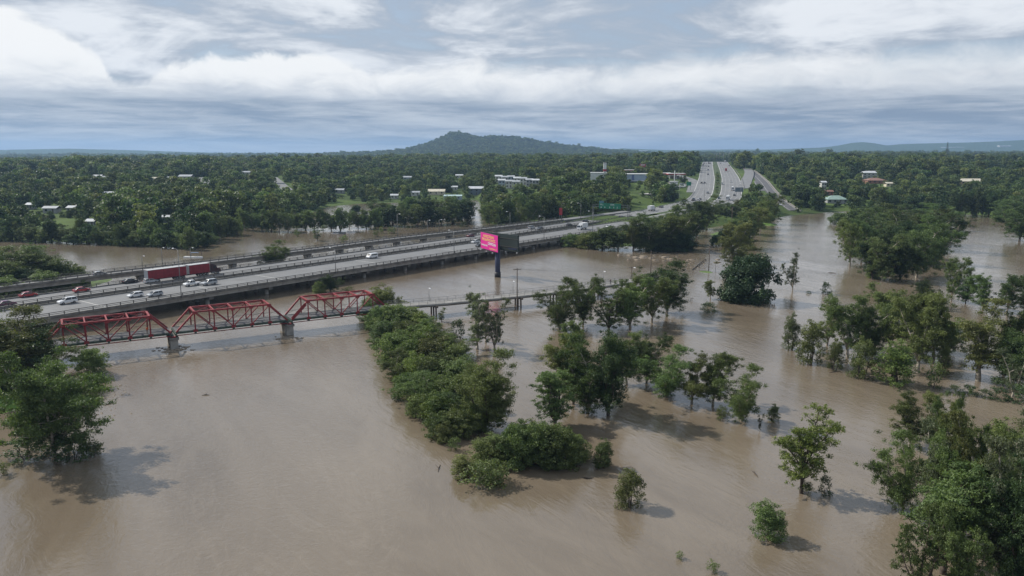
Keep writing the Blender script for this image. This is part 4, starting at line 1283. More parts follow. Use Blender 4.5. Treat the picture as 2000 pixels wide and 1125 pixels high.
for px in range(-20, 470, 15):
    by = float(np.interp(px, [-20, 0, 100, 200, 300, 372, 405, 450], [470, 470, 473, 477, 481, 487, 480, 458])) + (i % 3) - 1
    hh = (34, 22, 40, 28, 46, 30, 52, 36, 26)[i * 5 % 9]
    T(px, by, by - hh, 30 + (i * 11) % 22, ('dense3', 'round0', 'bush3', 'round1', 'dense2')[i % 5], 'leafy tree on the far bank of the left river, %s from left' % ORD[i], g)
    i += 1
g = 'trees beside the inlet'
for i, (px, by, ty) in enumerate([(955, 440, 392), (972, 444, 398), (990, 446, 388), (1010, 444, 384), (1032, 440, 380), (1052, 438, 376), (1074, 436, 380), (1096, 432, 374), (960, 425, 380), (985, 425, 376), (1120, 428, 372), (1142, 424, 378)]):
    T(px, by, ty, 40, ('dense3', 'gum2', 'round0', 'dense2')[i % 4], 'tree between flooded inlet and gantry sign, %s from left, %s row' % ((ORD[i], 'front') if i < 8 else (ORD[i - 8], 'back')), g)
T(1848, 312, 277, 9, 'pine', 'tall thin dark pine rising above the right skyline', land=True)


# ------------------------------------------------------------------ woodland beyond (too many to count): instances of the trees above
CLEAR = []      # (x, y, radius, depth in front)  filled by the buildings


def woodland():
    rng = np.random.RandomState(77)
    P, S, K = [], [], []
    rings = [(360, 1000, 8.6), (1000, 1500, 9.5), (1500, 2200, 13), (2200, 3300, 18), (3300, 5200, 27), (5200, 7400, 42)]
    for r0, r1, sp in rings:
        half = 39.0
        n = int(math.radians(2 * half) * (r1 * r1 - r0 * r0) / 2 / sp ** 2)
        r = np.sqrt(rng.uniform(r0 * r0, r1 * r1, n)); a = np.radians(rng.uniform(-half, half, n))
        x = r * np.sin(a); y = r * np.cos(a)
        z = hfun(x, y)
        keep = z > 0.5
        small = np.zeros(len(x), bool)
        # roads
        for path, rad in ((FARC, 15), (NEARC, 16), (SERVICE, 13), (STREET_A, 9), (STREET_B, 10), (SLIP, 9), (EXITR, 9), (RAMP, 8)):
            q = path.p[::2]
            near = (y < q[:, 1].max() + 40) & (y > q[:, 1].min() - 40) & keep
            idx = np.where(near)[0]
            for ch in np.array_split(idx, max(1, len(idx) // 4000)):
                if len(ch):
                    d = np.sqrt(((x[ch, None] - q[None, :, 0]) ** 2 + (y[ch, None] - q[None, :, 1]) ** 2)).min(1)
                    keep[ch] &= d > rad
        for (cx, cy, rad, dep) in CLEAR:
            keep &= ~((np.hypot(x - cx, y - cy) < rad))
            wedge = (np.abs(x - cx * (y / cy)) < rad * 0.6) & (y < cy) & (y > cy - dep)
            small |= wedge
            keep &= ~(wedge & (rng.rand(len(x)) < 0.4))
        pxx, pyy, _d = proj(x, y, np.maximum(z, 0))
        sn = NEARC.p[np.abs(y[:, None] - NEARC.p[None, ::6, 1]).argmin(1) * 6, 0]
        keep &= ~((pxx > 1085) & (pxx < 1452) & (y < 640) & (x > sn))
        # thin patches so lawns and clearings show
        th = _vnoise(x / 60, y / 60, 31) + 0.5 * _vnoise(x / 21, y / 21, 32)
        keep &= ~((th > 0.56) & (r < 2400))
        x, y, z, r2, small = x[keep], y[keep], z[keep], r[keep], small[keep]
        P.append(np.stack([x, y, z - 0.4], 1))
        base = (0.88 if sp < 9 else 0.95 if sp < 12 else 1.0 if sp < 16 else 1.15 if sp < 24 else 1.4 if sp < 40 else 1.8)
        s = base * (1 + 0.35 * np.clip(_vnoise(x / 75, y / 75, 41) * 1.6, -0.6, 0.8)) * np.exp(np.clip(rng.normal(0, 0.32 if sp < 12 else 0.18, len(x)), -0.6, 0.5))
        s = np.where(small, s * 0.34, s)
        # keep crowns below the horizon line of sight far away
        S.append(np.stack([s * rng.uniform(0.85, 1.35, len(x)), s * (1.0 if sp < 30 else 0.72)], 1))
    # hill slopes
    n = 15000
    x = rng.uniform(_hp[2, 0], _hp[-2, 0], n); y = rng.uniform(HY - 860, HY + 250, n)
    z = hillz(x, y)
    k = z > 12.0
    bald = (np.hypot((x - (1046 - 1000) / FPX * HY) / 45, (y - HY + 330) / 90) < 1)
    k &= ~bald
    x, y, z = x[k], y[k], z[k]
    P.append(np.stack([x, y, z - 1.5], 1)); s = 1.15 * np.exp(rng.normal(0, 0.22, len(x)))
    S.append(np.stack([s * 1.3, s * 0.95], 1))
    P = np.concatenate(P); S = np.concatenate(S)
    me = bpy.data.meshes.new('woodland')
    me.vertices.add(len(P)); me.vertices.foreach_set('co', P.astype(np.float32).ravel())
    sc = me.attributes.new('tree_scale', 'FLOAT_VECTOR', 'POINT')
    sc.data.foreach_set('vector', np.stack([S[:, 0], S[:, 0], S[:, 1]], 1).astype(np.float32).ravel())
    ro = me.attributes.new('tree_rot', 'FLOAT_VECTOR', 'POINT')
    R = np.zeros((len(P), 3)); R[:, 2] = rng.uniform(0, 6.28, len(P)); R[:, 0] = rng.normal(0, 0.05, len(P))
    ro.data.foreach_set('vector', R.astype(np.float32).ravel())
    me.update()
    o = tag(obj('woodland', me), kind='stuff', label='dense dark green woodland covering the land to the horizon')
    ng = bpy.data.node_groups.new('woodland', 'GeometryNodeTree')
    ng.interface.new_socket('Geometry', in_out='INPUT', socket_type='NodeSocketGeometry')
    ng.interface.new_socket('Geometry', in_out='OUTPUT', socket_type='NodeSocketGeometry')
    N = ng.nodes.new; Lk = ng.links.new
    gi, go = N('NodeGroupInput'), N('NodeGroupOutput')
    m2p = N('GeometryNodeMeshToPoints'); Lk(gi.outputs[0], m2p.inputs['Mesh'])
    iop = N('GeometryNodeInstanceOnPoints'); Lk(m2p.outputs[0], iop.inputs['Points'])
    join = N('GeometryNodeJoinGeometry')
    for q in WOOD_SRC:
        oi = N('GeometryNodeObjectInfo'); oi.transform_space = 'ORIGINAL'
        oi.inputs['Object'].default_value = q; oi.inputs['As Instance'].default_value = True
        Lk(oi.outputs['Geometry'], join.inputs[0])
    Lk(join.outputs[0], iop.inputs['Instance'])
    iop.inputs['Pick Instance'].default_value = True
    rv = N('FunctionNodeRandomValue'); rv.data_type = 'INT'
    rv.inputs[4].default_value = 0; rv.inputs[5].default_value = len(WOOD_SRC) - 1
    Lk(rv.outputs[2], iop.inputs['Instance Index'])
    for nm, so in (('tree_scale', 'Scale'), ('tree_rot', 'Rotation')):
        na = N('GeometryNodeInputNamedAttribute'); na.data_type = 'FLOAT_VECTOR'
        na.inputs['Name'].default_value = nm
        Lk(na.outputs['Attribute'], iop.inputs[so])
    Lk(iop.outputs[0], go.inputs[0])
    md = o.modifiers.new('woodland', 'NODES'); md.node_group = ng
    print('woodland points', len(P), 'trees', NTREE[0])


# nearest individual trees of the woodland edge double as the pattern for the mass behind them
def far_proto(seed, leaf, h, w, n):
    rng = np.random.RandomState(seed)
    cl = []
    for i in range(n):
        u = rng.uniform(0.08, 0.95); a = rng.uniform(0, 6.28)
        prof = math.sqrt(max(0.05, 1 - ((u - 0.45) / 0.62) ** 2))
        rr = w / 2 * prof * rng.uniform(0.35, 0.85)
        cl.append((math.cos(a) * rr, math.sin(a) * rr, h * u, w * rng.uniform(0.13, 0.2)))
    me = leaf_mesh('crown', cl, rng, 16, 1.0, LEAF[leaf], 0.85, 0.2, 0.5, 0.62)
    tr = MB().tube([(0, 0, -2), (0.1, 0, h * 0.3), (0, 0.1, h * 0.75)], [0.3, 0.24, 0.1], 5).me('trunk', BARK_DARK)
    return dict(trunk=tr, crown=me, h=h * 1.0, w=w * 1.1)


WOOD_SRC = []
for i in range(7):
    k = 'edge%d' % i
    PR[k] = far_proto(200 + i, ('wood', 'wood', 'dark', 'olive', 'wood', 'mid', 'dark')[i], (10, 12, 9, 11, 13, 8, 11)[i], (9, 9, 10, 8, 9.5, 9, 8)[i], (26, 28, 26, 26, 30, 24, 26)[i])
    px, by = ((250, 446), (330, 448), (520, 425), (580, 412), (1165, 404), (1560, 415), (1600, 411))[i]
    r = T(px, by, by - 24, 26, k, 'broad woodland-edge tree behind the waterline, %s of seven from the left' % ORD[i], 'woodland edge trees', land=True)
    WOOD_SRC.append([c for c in r.children if c.name.startswith('crown')][0])

# ------------------------------------------------------------------ buildings
WALLS = {'white': (0.48, 0.48, 0.46), 'cream': (0.52, 0.47, 0.36), 'grey': (0.30, 0.31, 0.32), 'blue': (0.28, 0.34, 0.40), 'brick': (0.26, 0.13, 0.09), 'tan': (0.40, 0.31, 0.21), 'slate': (0.13, 0.16, 0.20), 'red': (0.30, 0.03, 0.035)}
ROOFS = {'white': (0.48, 0.50, 0.52), 'grey': (0.34, 0.36, 0.38), 'terracotta': (0.22, 0.115, 0.08), 'green': (0.22, 0.31, 0.27), 'pink': (0.42, 0.26, 0.22), 'cream': (0.52, 0.48, 0.38), 'dark': (0.12, 0.13, 0.14), 'aqua': (0.36, 0.48, 0.48)}


def house(px, by, wpx, wall, roof, label, storeys=1, depth=None, rz=0.0, gable=True, hip=False, pitch=0.32, group=None, cat='house', name='house'):
    x, y, z = onland(px, by)
    d = proj(x, y, z)[2]
    W = wpx / FPX * d
    D = depth or max(6.0, min(W * 0.7, 14.0))
    H = 2.9 * storeys + (0.4 if storeys > 1 else 0)
    z += 0.5
    root = tag(empty(name, (x, y + D / 2, z), rz), label, cat, group)
    wm = mat('wall_' + wall, WALLS[wall], 0.85, noise=0.12, nscale=0.5)
    rm = mat('roof_' + roof, ROOFS[roof], 0.45, noise=0.15, nscale=0.4)
    wl = MB().box(-W / 2, W / 2, -D / 2, D / 2, -2, H).build('wall', wm, root)
    e = 0.6; rh = D / 2 * pitch + 0.2
    r = MB()
    if gable:
        a, b = W / 2 + e, D / 2 + e
        hx = (a - b * 0.9) if hip and a > b else a
        vs = [(-a, -b, H - 0.1), (a, -b, H - 0.1), (a, b, H - 0.1), (-a, b, H - 0.1), (-hx, 0, H + rh), (hx, 0, H + rh)]
        vs += [(p[0], p[1], p[2] + 0.16) for p in vs]
        r.add(vs, [(6, 7, 11, 10), (8, 9, 10, 11), (7, 8, 11), (9, 6, 10), (1, 0, 4, 5), (3, 2, 5, 4), (2, 1, 5), (0, 3, 4), (0, 1, 7, 6), (1, 2, 8, 7), (2, 3, 9, 8), (3, 0, 6, 9)])
    else:
        a, b = W / 2 + 0.3, D / 2 + 0.3
        r.add([(-a, -b, H), (a, -b, H), (a, b, H + 0.7), (-a, b, H + 0.7), (-a, -b, H + 0.35), (a, -b, H + 0.35), (a, b, H + 1.05), (-a, b, H + 1.05)],
              [(3, 2, 1, 0), (4, 5, 6, 7), (0, 1, 5, 4), (1, 2, 6, 5), (2, 3, 7, 6), (3, 0, 4, 7)])
    r.build('roof', rm, root)
    nw = max(2, int(W / 4.2))
    wmx = MB().box(-0.75, 0.75, -0.06, 0.06, 0, 1.3).me('window', GLASS)
    for s in range(storeys):
        for i in range(nw):
            xx = -W / 2 + W * (i + 0.5) / nw
            if s == 0 and i == nw // 2:
                MB().box(-0.5, 0.5, -0.05, 0.05, 0, 2.1).build('door', mat('door_dark', (0.08, 0.06, 0.05)), root, False, (xx, -D / 2 - 0.03, 0.3))
            else:
                obj('window', wmx, root, (xx, -D / 2 - 0.03, 0.95 + 2.9 * s))
    CLEAR.append((x, y + D / 2, max(W, D) * 0.62 + 6.0, 120.0))
    return root


HG = 'far suburban houses'
for a in [
    (64, 342, 14, 'white', 'white', 'small white-roofed house far left below the blue range'),
    (186, 351, 22, 'grey', 'white', 'pale long-roofed house left in the woodland, left of a touching pair'),
    (206, 353, 16, 'white', 'grey', 'pale house right of a touching pair in the left woodland'),
    (300, 355, 14, 'cream', 'cream', 'small cream gabled house in the left woodland'),
    (333, 354, 17, 'grey', 'grey', 'grey-roofed house left of the street end'),
    (361, 351, 24, 'white', 'grey', 'white house beside the street end at left'),
    (212, 386, 20, 'white', 'white', 'white house alone in the middle of the left woodland'),
    (97, 417, 26, 'grey', 'grey', 'grey-roofed house above the left river bank, left of a cluster'),
    (138, 416, 14, 'white', 'white', 'small white-roofed house at the right of the left bank cluster'),
    (57, 410, 12, 'grey', 'white', 'tiny pale house at far left above the river'),
    (176, 444, 16, 'grey', 'white', 'small shed roof near the left river bank'),
    (480, 342, 16, 'white', 'grey', 'small house high in the woodland left of centre'),
    (662, 378, 18, 'grey', 'grey', 'grey house half hidden above the flooded clump'),
    (770, 389, 14, 'white', 'white', 'tiny white house above the flooded clump'),
    (795, 352, 16, 'blue', 'grey', 'bluish house in the woodland below the hill'),
    (811, 383, 16, 'white', 'grey', 'small pale house left of the riverside sheds'),
    (897, 348, 14, 'white', 'white', 'small white house in the woodland below the hill'),
    (1778, 316, 22, 'cream', 'pink', 'pink-roofed house on the right skyline'),
    (1856, 313, 20, 'cream', 'cream', 'cream-roofed house right of the tall thin pine'),
    (1840, 318, 18, 'grey', 'grey', 'grey house just left of the tall thin pine'),
    (1912, 318, 20, 'white', 'pink', 'pale house among trees near the right skyline'),
    (1944, 306, 22, 'white', 'grey', 'grey-roofed house at the right skyline'),
    (1988, 321, 24, 'cream', 'grey', 'wide grey-roofed house at the right edge skyline'),
    (1852, 328, 26, 'white', 'white', 'long white-roofed house below the tall thin pine'),
    (1620, 382, 14, 'brick', 'terracotta', 'small terracotta-roofed house left of the green-roofed one'),
]:
    house(*a)
house(318, 436, 32, 'grey', 'white', 'white-roofed shed by the water in the left woodland', pitch=0.2, name='shed', cat='shed')
house(852, 381, 32, 'cream', 'cream', 'cream-roofed building above the riverside long shed')
house(884, 391, 35, 'blue', 'aqua', 'long pale blue-green shed beside the flooded inlet', gable=False, depth=9, name='shed', cat='shed')
house(931, 382, 30, 'slate', 'white', 'two-storey dark blue house with pale roof by the flooded inlet', 2)
house(886, 372, 14, 'white', 'white', 'small white house above the long pale shed')
house(1705, 349, 40, 'white', 'white', 'large two-storey pale building with white roof on the right', 2, hip=True, pitch=0.25)
house(1713, 359, 36, 'brick', 'terracotta', 'house with wide terracotta roof in front of the large pale building', hip=True)
house(1738, 365, 14, 'cream', 'cream', 'small cream wall and house below the terracotta roof')
house(1636, 398, 40, 'grey', 'green', 'green-roofed house above the waterline on the right', 1, hip=True, pitch=0.45)
house(1609, 370, 9, 'white', 'white', 'narrow white house above the green-roofed one', 2)
house(1902, 361, 50, 'tan', 'tan' if 'tan' in ROOFS else 'cream', 'long tan-roofed building on the right below the skyline')
g = 'terraced townhouses below the hill'
for i, (px, by) in enumerate(((974, 357), (986, 359), (998, 358), (1010, 361), (1022, 362), (1034, 365), (980, 366), (994, 368), (1008, 369), (1046, 366))):
    house(px, by, 13, ('white', 'grey', 'blue', 'white')[i % 4], ('white', 'grey', 'grey')[i % 3], 'small pale townhouse below the hill, %s' % ((ORD[i] + ' from left in the back row') if i < 6 else ('first from left in the front row', 'second from left in the front row', 'third from left in the front row', 'at the right end of the cluster')[i - 6]), 2, group=g)
g = 'far warehouses'
for px, by, w, lab in ((1230, 296, 60, 'long white warehouse far off right of the hill'), (1755, 297, 20, 'white warehouse far off behind the right woodland'), (1845, 290, 42, 'longest white warehouse on the right horizon'), (1945, 287, 22, 'white warehouse on the far right horizon'), (1716, 297, 14, 'small white warehouse left on the right horizon')):
    d = y = 8250.0; x = (px - 1000) / FPX * y; W = w / FPX * d
    z = CAM_H + (295 - by - 1) / FPX * y; hh = 12.0
    r = tag(empty('warehouse', (x, y, z)), lab, 'warehouse', g)
    MB().box(-W / 2, W / 2, -25, 25, -20, hh).build('wall', mat('wall_white', WALLS['white']), r)
    MB().box(-W / 2 - 1, W / 2 + 1, -26, 26, hh, hh + 1.5, 2, 10).build('roof', mat('roof_white', ROOFS['white']), r)

# service centre by the slip road
WHITEW = mat('painted_white', (0.62, 0.63, 0.63), 0.7, noise=0.08, nscale=0.4)
BLUEW = mat('pale_blue_cladding', (0.30, 0.37, 0.45), 0.6, noise=0.08, nscale=0.3)
REDW = mat('sign_red', (0.34, 0.02, 0.03), 0.5)
DARKW = mat('dark_cladding', (0.045, 0.05, 0.06), 0.6)


def place(px, by):
    x, y, z = onland(px, by)
    return x, y, z, FPX / proj(x, y, z)[2]


x, y, z, k = place(1243, 356)
wh = tag(empty('warehouse', (x, y, z - 0.5), 0.06), 'long pale blue-grey warehouse with white fascia at the service centre', 'warehouse')
W = 58 / k
MB().box(-W / 2, -W * 0.16, 0, 16, -2, 8.0).build('wall', BLUEW, wh)
MB().box(-W * 0.155, -W * 0.085, -0.25, 15.8, -2, 7.8).build('wall', mat('blue_panel', (0.10, 0.14, 0.27)), wh)
MB().box(-W * 0.08, W * 0.31, 0, 16, -2, 8.0).build('wall', BLUEW, wh)
MB().box(W * 0.315, W * 0.40, -0.25, 15.8, -2, 7.8).build('wall', mat('blue_panel', (0.10, 0.14, 0.27)), wh)
MB().box(W * 0.405, W / 2, 0, 16, -2, 8.0).build('wall', BLUEW, wh)
MB().box(-W / 2 - 0.5, W / 2 + 0.5, -0.6, 16.5, 8.004, 8.8).build('roof', WHITEW, wh)
MB().box(-W / 2 - 3, W / 2 + 1, -5.0, -0.7, 1.8, 2.1).build('awning', WHITEW, wh)
CLEAR.append((x, y + 8, W * 0.7, 150))
x, y, z, k = place(1170, 352)
sw = tag(empty('warehouse', (x, y, z - 0.5), -0.1), 'white box shed with a tall striped sign tower beside it', 'warehouse')
MB().box(-9, 9, 0, 14, -2, 8.0).build('wall', WHITEW, sw)
MB().box(-9.4, 9.4, -0.4, 14.4, 8.004, 8.5).build('roof', WHITEW, sw)
CLEAR.append((x, y + 7, 19, 150))
x, y, z, k = place(1181, 352)
tw = tag(empty('sign_tower', (x, y, z - 0.5)), 'tall white sign tower with a red band by the white box shed', 'sign')
MB().box(-1.5, 1.5, -1, 1, -2, 18).build('shaft', WHITEW, tw)
MB().box(-1.55, 1.55, -1.05, 1.05, 9.5, 12).build('red_band', REDW, tw)
MB().box(-1.7, 1.7, -1.15, 1.15, 18, 19).build('cap', CONCRETE, tw)
for px, by, w, hh, lab in ((1228, 340, 34, 5.0, 'red and white fuel canopy behind the long warehouse, left one'), (1290, 347, 44, 5.0, 'red fuel canopy right of the long warehouse'), (1322, 350, 34, 6.0, 'dark red roofed fuel canopy beside the slip road'), (1128, 348, 30, 4.0, 'dark red flat-roofed shop at the left of the service centre')):
    x, y, z, k = place(px, by)
    W = w / k
    c = tag(empty('fuel_canopy', (x, y, z - 0.3)), lab, 'canopy')
    MB().box(-W / 2, W / 2, 0, 12, hh, hh + 0.35).build('roof', WHITEW, c)
    MB().box(-W / 2 - 0.1, W / 2 + 0.1, -0.2, 12.2, hh - 0.9, hh - 0.004).build('fascia', REDW, c)
    for sx in (-0.38, 0.0, 0.38):
        for yy in (2.5, 9.5):
            MB().box(W * sx - 0.25, W * sx + 0.25, yy - 0.25, yy + 0.25, -2, hh - 0.9).build('column', WHITEW, c)
    MB().box(-W * 0.3, W * 0.3, 13, 17, -2, 3.6).build('shop', CONCRETE, c)
    CLEAR.append((x, y + 6, W * 0.7, 110))
x, y, z, k = place(1255, 341)
bx = tag(empty('sign', (x, y, z)), 'red and white roadside sign standing over the fuel canopy', 'sign')
MB().box(-0.3, 0.3, -0.3, 0.3, -1, 8).build('post', WHITEW, bx)
MB().box(-3.5, 3.5, -0.4, 0.4, 8, 12.5).build('panel', REDW, bx)
MB().box(-2.6, 2.6, -0.5, -0.41, 10.8, 11.9).build('stripe', WHITEW, bx)
x, y, z, k = place(1316, 362)
st = tag(empty('service_station', (x, y, z), 0.2), 'white kiosk with a tall pale mast near the slip road', 'kiosk')
MB().box(-4, 4, 0, 6, -1, 3.4).build('wall', WHITEW, st)
MB().box(-4.5, 4.5, -0.6, 6.6, 3.404, 3.8).build('roof', WHITEW, st)
MB().box(-0.35, 0.35, -1.4, -0.8, -1, 14).build('mast', WHITEW, st)
CLEAR.append((x, y + 3, 16, 110))
x, y, z, k = place(1262, 379)
lot = tag(MB().box(-16, 14, -6, 22, -1.0, 0.35).build('car_park', mat('pale_paving', (0.36, 0.35, 0.33), 0.9, noise=0.2, nscale=0.2), None, False, (x, y, z)), kind='structure', label='pale paved car park between trees above the gantry sign')
CLEAR.append((x - 1, y + 6, 22, 100))
x, y, z, k = place(1340, 372)
CLEAR.append((x, y, 12, 40))
for i, (dx, dy) in enumerate(((-6, 0), (-2, 4), (3, 7), (-7, 9))):
    pass

# ------------------------------------------------------------------ vehicles
def paint(name, c):
    return mat('paint_' + name, c, 0.28, 0.0, coat=0.6)


PAINTS = {'white': (0.66, 0.67, 0.68), 'silver': (0.36, 0.38, 0.40), 'red': (0.32, 0.018, 0.022), 'black': (0.016, 0.017, 0.02), 'grey': (0.10, 0.11, 0.12), 'maroon': (0.13, 0.012, 0.022), 'blue': (0.06, 0.10, 0.20), 'purple': (0.16, 0.02, 0.09)}
VEH = {}
SPEC = {   # length, width, height, bonnet end, windscreen top, roof end, rear bottom, clearance
    'sedan': dict(L=4.7, W=1.85, H=1.45, belt=0.92, gh=[(-1.95, 0.92), (-1.15, 1.43), (0.35, 1.45), (1.25, 0.95)], prof=[(-2.35, 0.3), (2.3, 0.3), (2.35, 0.62), (2.1, 0.78), (1.2, 0.93), (-1.9, 0.95), (-2.35, 0.88)]),
    'hatch': dict(L=4.3, W=1.82, H=1.5, belt=0.95, gh=[(-2.05, 0.98), (-1.75, 1.47), (0.35, 1.5), (1.25, 0.97)], prof=[(-2.15, 0.3), (2.1, 0.3), (2.15, 0.62), (1.95, 0.82), (1.2, 0.96), (-2.1, 0.98)]),
    'wagon': dict(L=4.8, W=1.92, H=1.82, belt=1.12, gh=[(-2.3, 1.14), (-2.1, 1.78), (0.4, 1.8), (1.15, 1.14)], prof=[(-2.4, 0.4), (2.35, 0.4), (2.4, 0.8), (2.25, 1.0), (1.1, 1.13), (-2.35, 1.15)]),
    'ute': dict(L=5.2, W=1.9, H=1.8, belt=1.08, gh=[(-0.65, 1.1), (-0.5, 1.76), (0.75, 1.78), (1.4, 1.1)], prof=[(-2.6, 0.45), (2.55, 0.45), (2.6, 0.8), (2.4, 1.0), (1.4, 1.1), (-0.7, 1.1), (-0.75, 0.95), (-2.6, 0.95)]),
    'van': dict(L=4.9, W=1.9, H=2.0, belt=1.15, gh=[(-2.0, 1.2), (-1.95, 1.72), (1.15, 1.74), (1.75, 1.2)], prof=[(-2.4, 0.35), (2.4, 0.35), (2.45, 0.75), (1.85, 1.15), (1.2, 1.88), (0.9, 1.98), (-2.35, 1.98), (-2.42, 1.1)]),
}
WHEEL = {}


def wheel_meshes(r, w):
    if (r, w) not in WHEEL:
        n = 14
        t = MB()
        t.tube([(0, -w / 2, 0), (0, w / 2, 0)], r, n)
        rm = MB(); rm.tube([(0, -w / 2 - 0.015, 0), (0, w / 2 + 0.015, 0)], r * 0.6, 10)
        WHEEL[(r, w)] = (t.me('tyre', TYRE), rm.me('rim', STEEL))
    return WHEEL[(r, w)]


def add_wheels(root, xs, track, r=0.33, w=0.24):
    ty, ri = wheel_meshes(r, w)
    for x in xs:
        for s in (-1, 1):
            wo = obj('wheel', ty, root, (x, s * track / 2, r))
            obj('rim', ri, wo)


def car(kind, colour):
    S = SPEC[kind]; key = (kind, colour)
    root = empty('car')
    W = S['W']
    if key not in VEH:
        p = paint(colour, PAINTS[colour])
        b = MB().prism(S['prof'], W)
        bm = bmesh.new(); me0 = b.me('body', p); bm.from_mesh(me0)
        bmesh.ops.bevel(bm, geom=[e for e in bm.edges], offset=0.07, segments=1, affect='EDGES')
        bm.to_mesh(me0); bm.free()
        gh = S['gh']; n = len(gh)
        gw0, gw1 = W * 0.93, W * 0.74
        gl = MB()
        zs = [z for _, z in gh]; zlo, zhi = min(zs), max(zs)
        wd = lambda z: gw0 + (gw1 - gw0) * (z - zlo) / (zhi - zlo)
        vs = [(x, -wd(z) / 2, z) for x, z in gh] + [(x, wd(z) / 2, z) for x, z in gh]
        fs = [tuple(range(n)), tuple(range(2 * n - 1, n - 1, -1))] + [((i + 1) % n, i, i + n, (i + 1) % n + n) for i in range(n)]
        gl.add(vs, fs)
        gm = gl.me('windows', GLASS)
        rx0, rx1 = gh[1][0], gh[2][0]
        if kind == 'van':
            rm = MB().box(rx0, rx1 - 0.2, -gw1 / 2, gw1 / 2, 1.985, 2.03, 0.1, 0.1).me('roof', p)
        else:
            rm = MB().box(rx0 - 0.06, rx1 + 0.06, -gw1 / 2 - 0.03, gw1 / 2 + 0.03, zhi - 0.05, zhi + 0.045, 0.12, 0.1).me('roof', p)
        pl = MB()
        for s in (-1, 1):
            for (x0, z0), (x1, z1) in ((gh[0], gh[1]), (gh[3], gh[2])):
                pl.beam((x0, s * (wd(z0) / 2 + 0.01), z0), (x1, s * (wd(z1) / 2 + 0.01), z1), 0.07, 0.08)
            xm = (gh[1][0] + gh[2][0]) / 2
            pl.beam((xm, s * (gw0 / 2 + 0.01), zlo), (xm, s * (gw1 / 2 + 0.01), zhi), 0.07, 0.1)
        VEH[key] = (me0, gm, rm, pl.me('pillars', p))
    me0, gm, rm, pm = VEH[key]
    obj('body', me0, root); 
    if kind == 'van':
        S2 = MB().box(-2.0, 0.95, -W / 2 - 0.012, W / 2 + 0.012, 1.25, 1.65).me('windows', GLASS)
        obj('windows', S2, root)
        ws = MB().add([(1.83, -W * 0.42, 1.2), (1.83, W * 0.42, 1.2), (1.27, W * 0.4, 1.84), (1.27, -W * 0.4, 1.84)], [(0, 1, 2, 3)]).me('windscreen', GLASS)
        obj('windscreen', ws, root, (0.03, 0, 0.02))
    else:
        obj('windows', gm, root); obj('roof', rm, root); obj('pillars', pm, root)
    L = S['L']
    if 'hl' not in VEH:
        VEH['hl'] = MB().box(-0.04, 0.04, -0.2, 0.2, -0.07, 0.07).me('headlight', LAMPW)
        VEH['tl'] = MB().box(-0.04, 0.04, -0.16, 0.16, -0.09, 0.09).me('tail_light', TAILR)
    for s in (-1, 1):
        obj('headlight', VEH['hl'], root, (L / 2 - 0.0, s * W * 0.34, 0.68))
        obj('tail_light', VEH['tl'], root, (-L / 2 + 0.0, s * W * 0.36, 0.82))
    add_wheels(root, (-L * 0.29, L * 0.30), W - 0.2, 0.36 if kind in ('wagon', 'ute') else 0.33)
    return root


def box_truck(colour='white', boxc='white', L=7.5):
    r = empty('truck')
    p = paint(colour, PAINTS[colour]); pb = mat('truck_box_' + boxc, PAINTS[boxc], 0.5, noise=0.06, nscale=0.6)
    MB().prism([(L / 2 - 1.9, 0.5), (L / 2, 0.5), (L / 2, 1.5), (L / 2 - 0.35, 2.6), (L / 2 - 1.9, 2.7)], 2.2).build('cab', p, r)
    MB().add([(L / 2 + 0.02, -1, 1.5), (L / 2 + 0.02, 1, 1.5), (L / 2 - 0.31, 1, 2.5), (L / 2 - 0.31, -1, 2.5)], [(0, 1, 2, 3)]).build('windscreen', GLASS, r)
    for s in (-1, 1):
        MB().box(L / 2 - 1.4, L / 2 - 0.5, s * 1.115 - 0.012, s * 1.115 + 0.012, 1.55, 2.3).build('window', GLASS, r)
    MB().box(-L / 2, L / 2 - 2.1, -1.22, 1.22, 1.05, 3.6).build('cargo_box', pb, r)
    MB().box(-L / 2 + 0.2, L / 2 - 0.3, -0.5, 0.5, 0.55, 1.04).build('chassis', TYRE, r)
    add_wheels(r, (-L * 0.26, L * 0.33), 2.0, 0.46, 0.3)
    return r


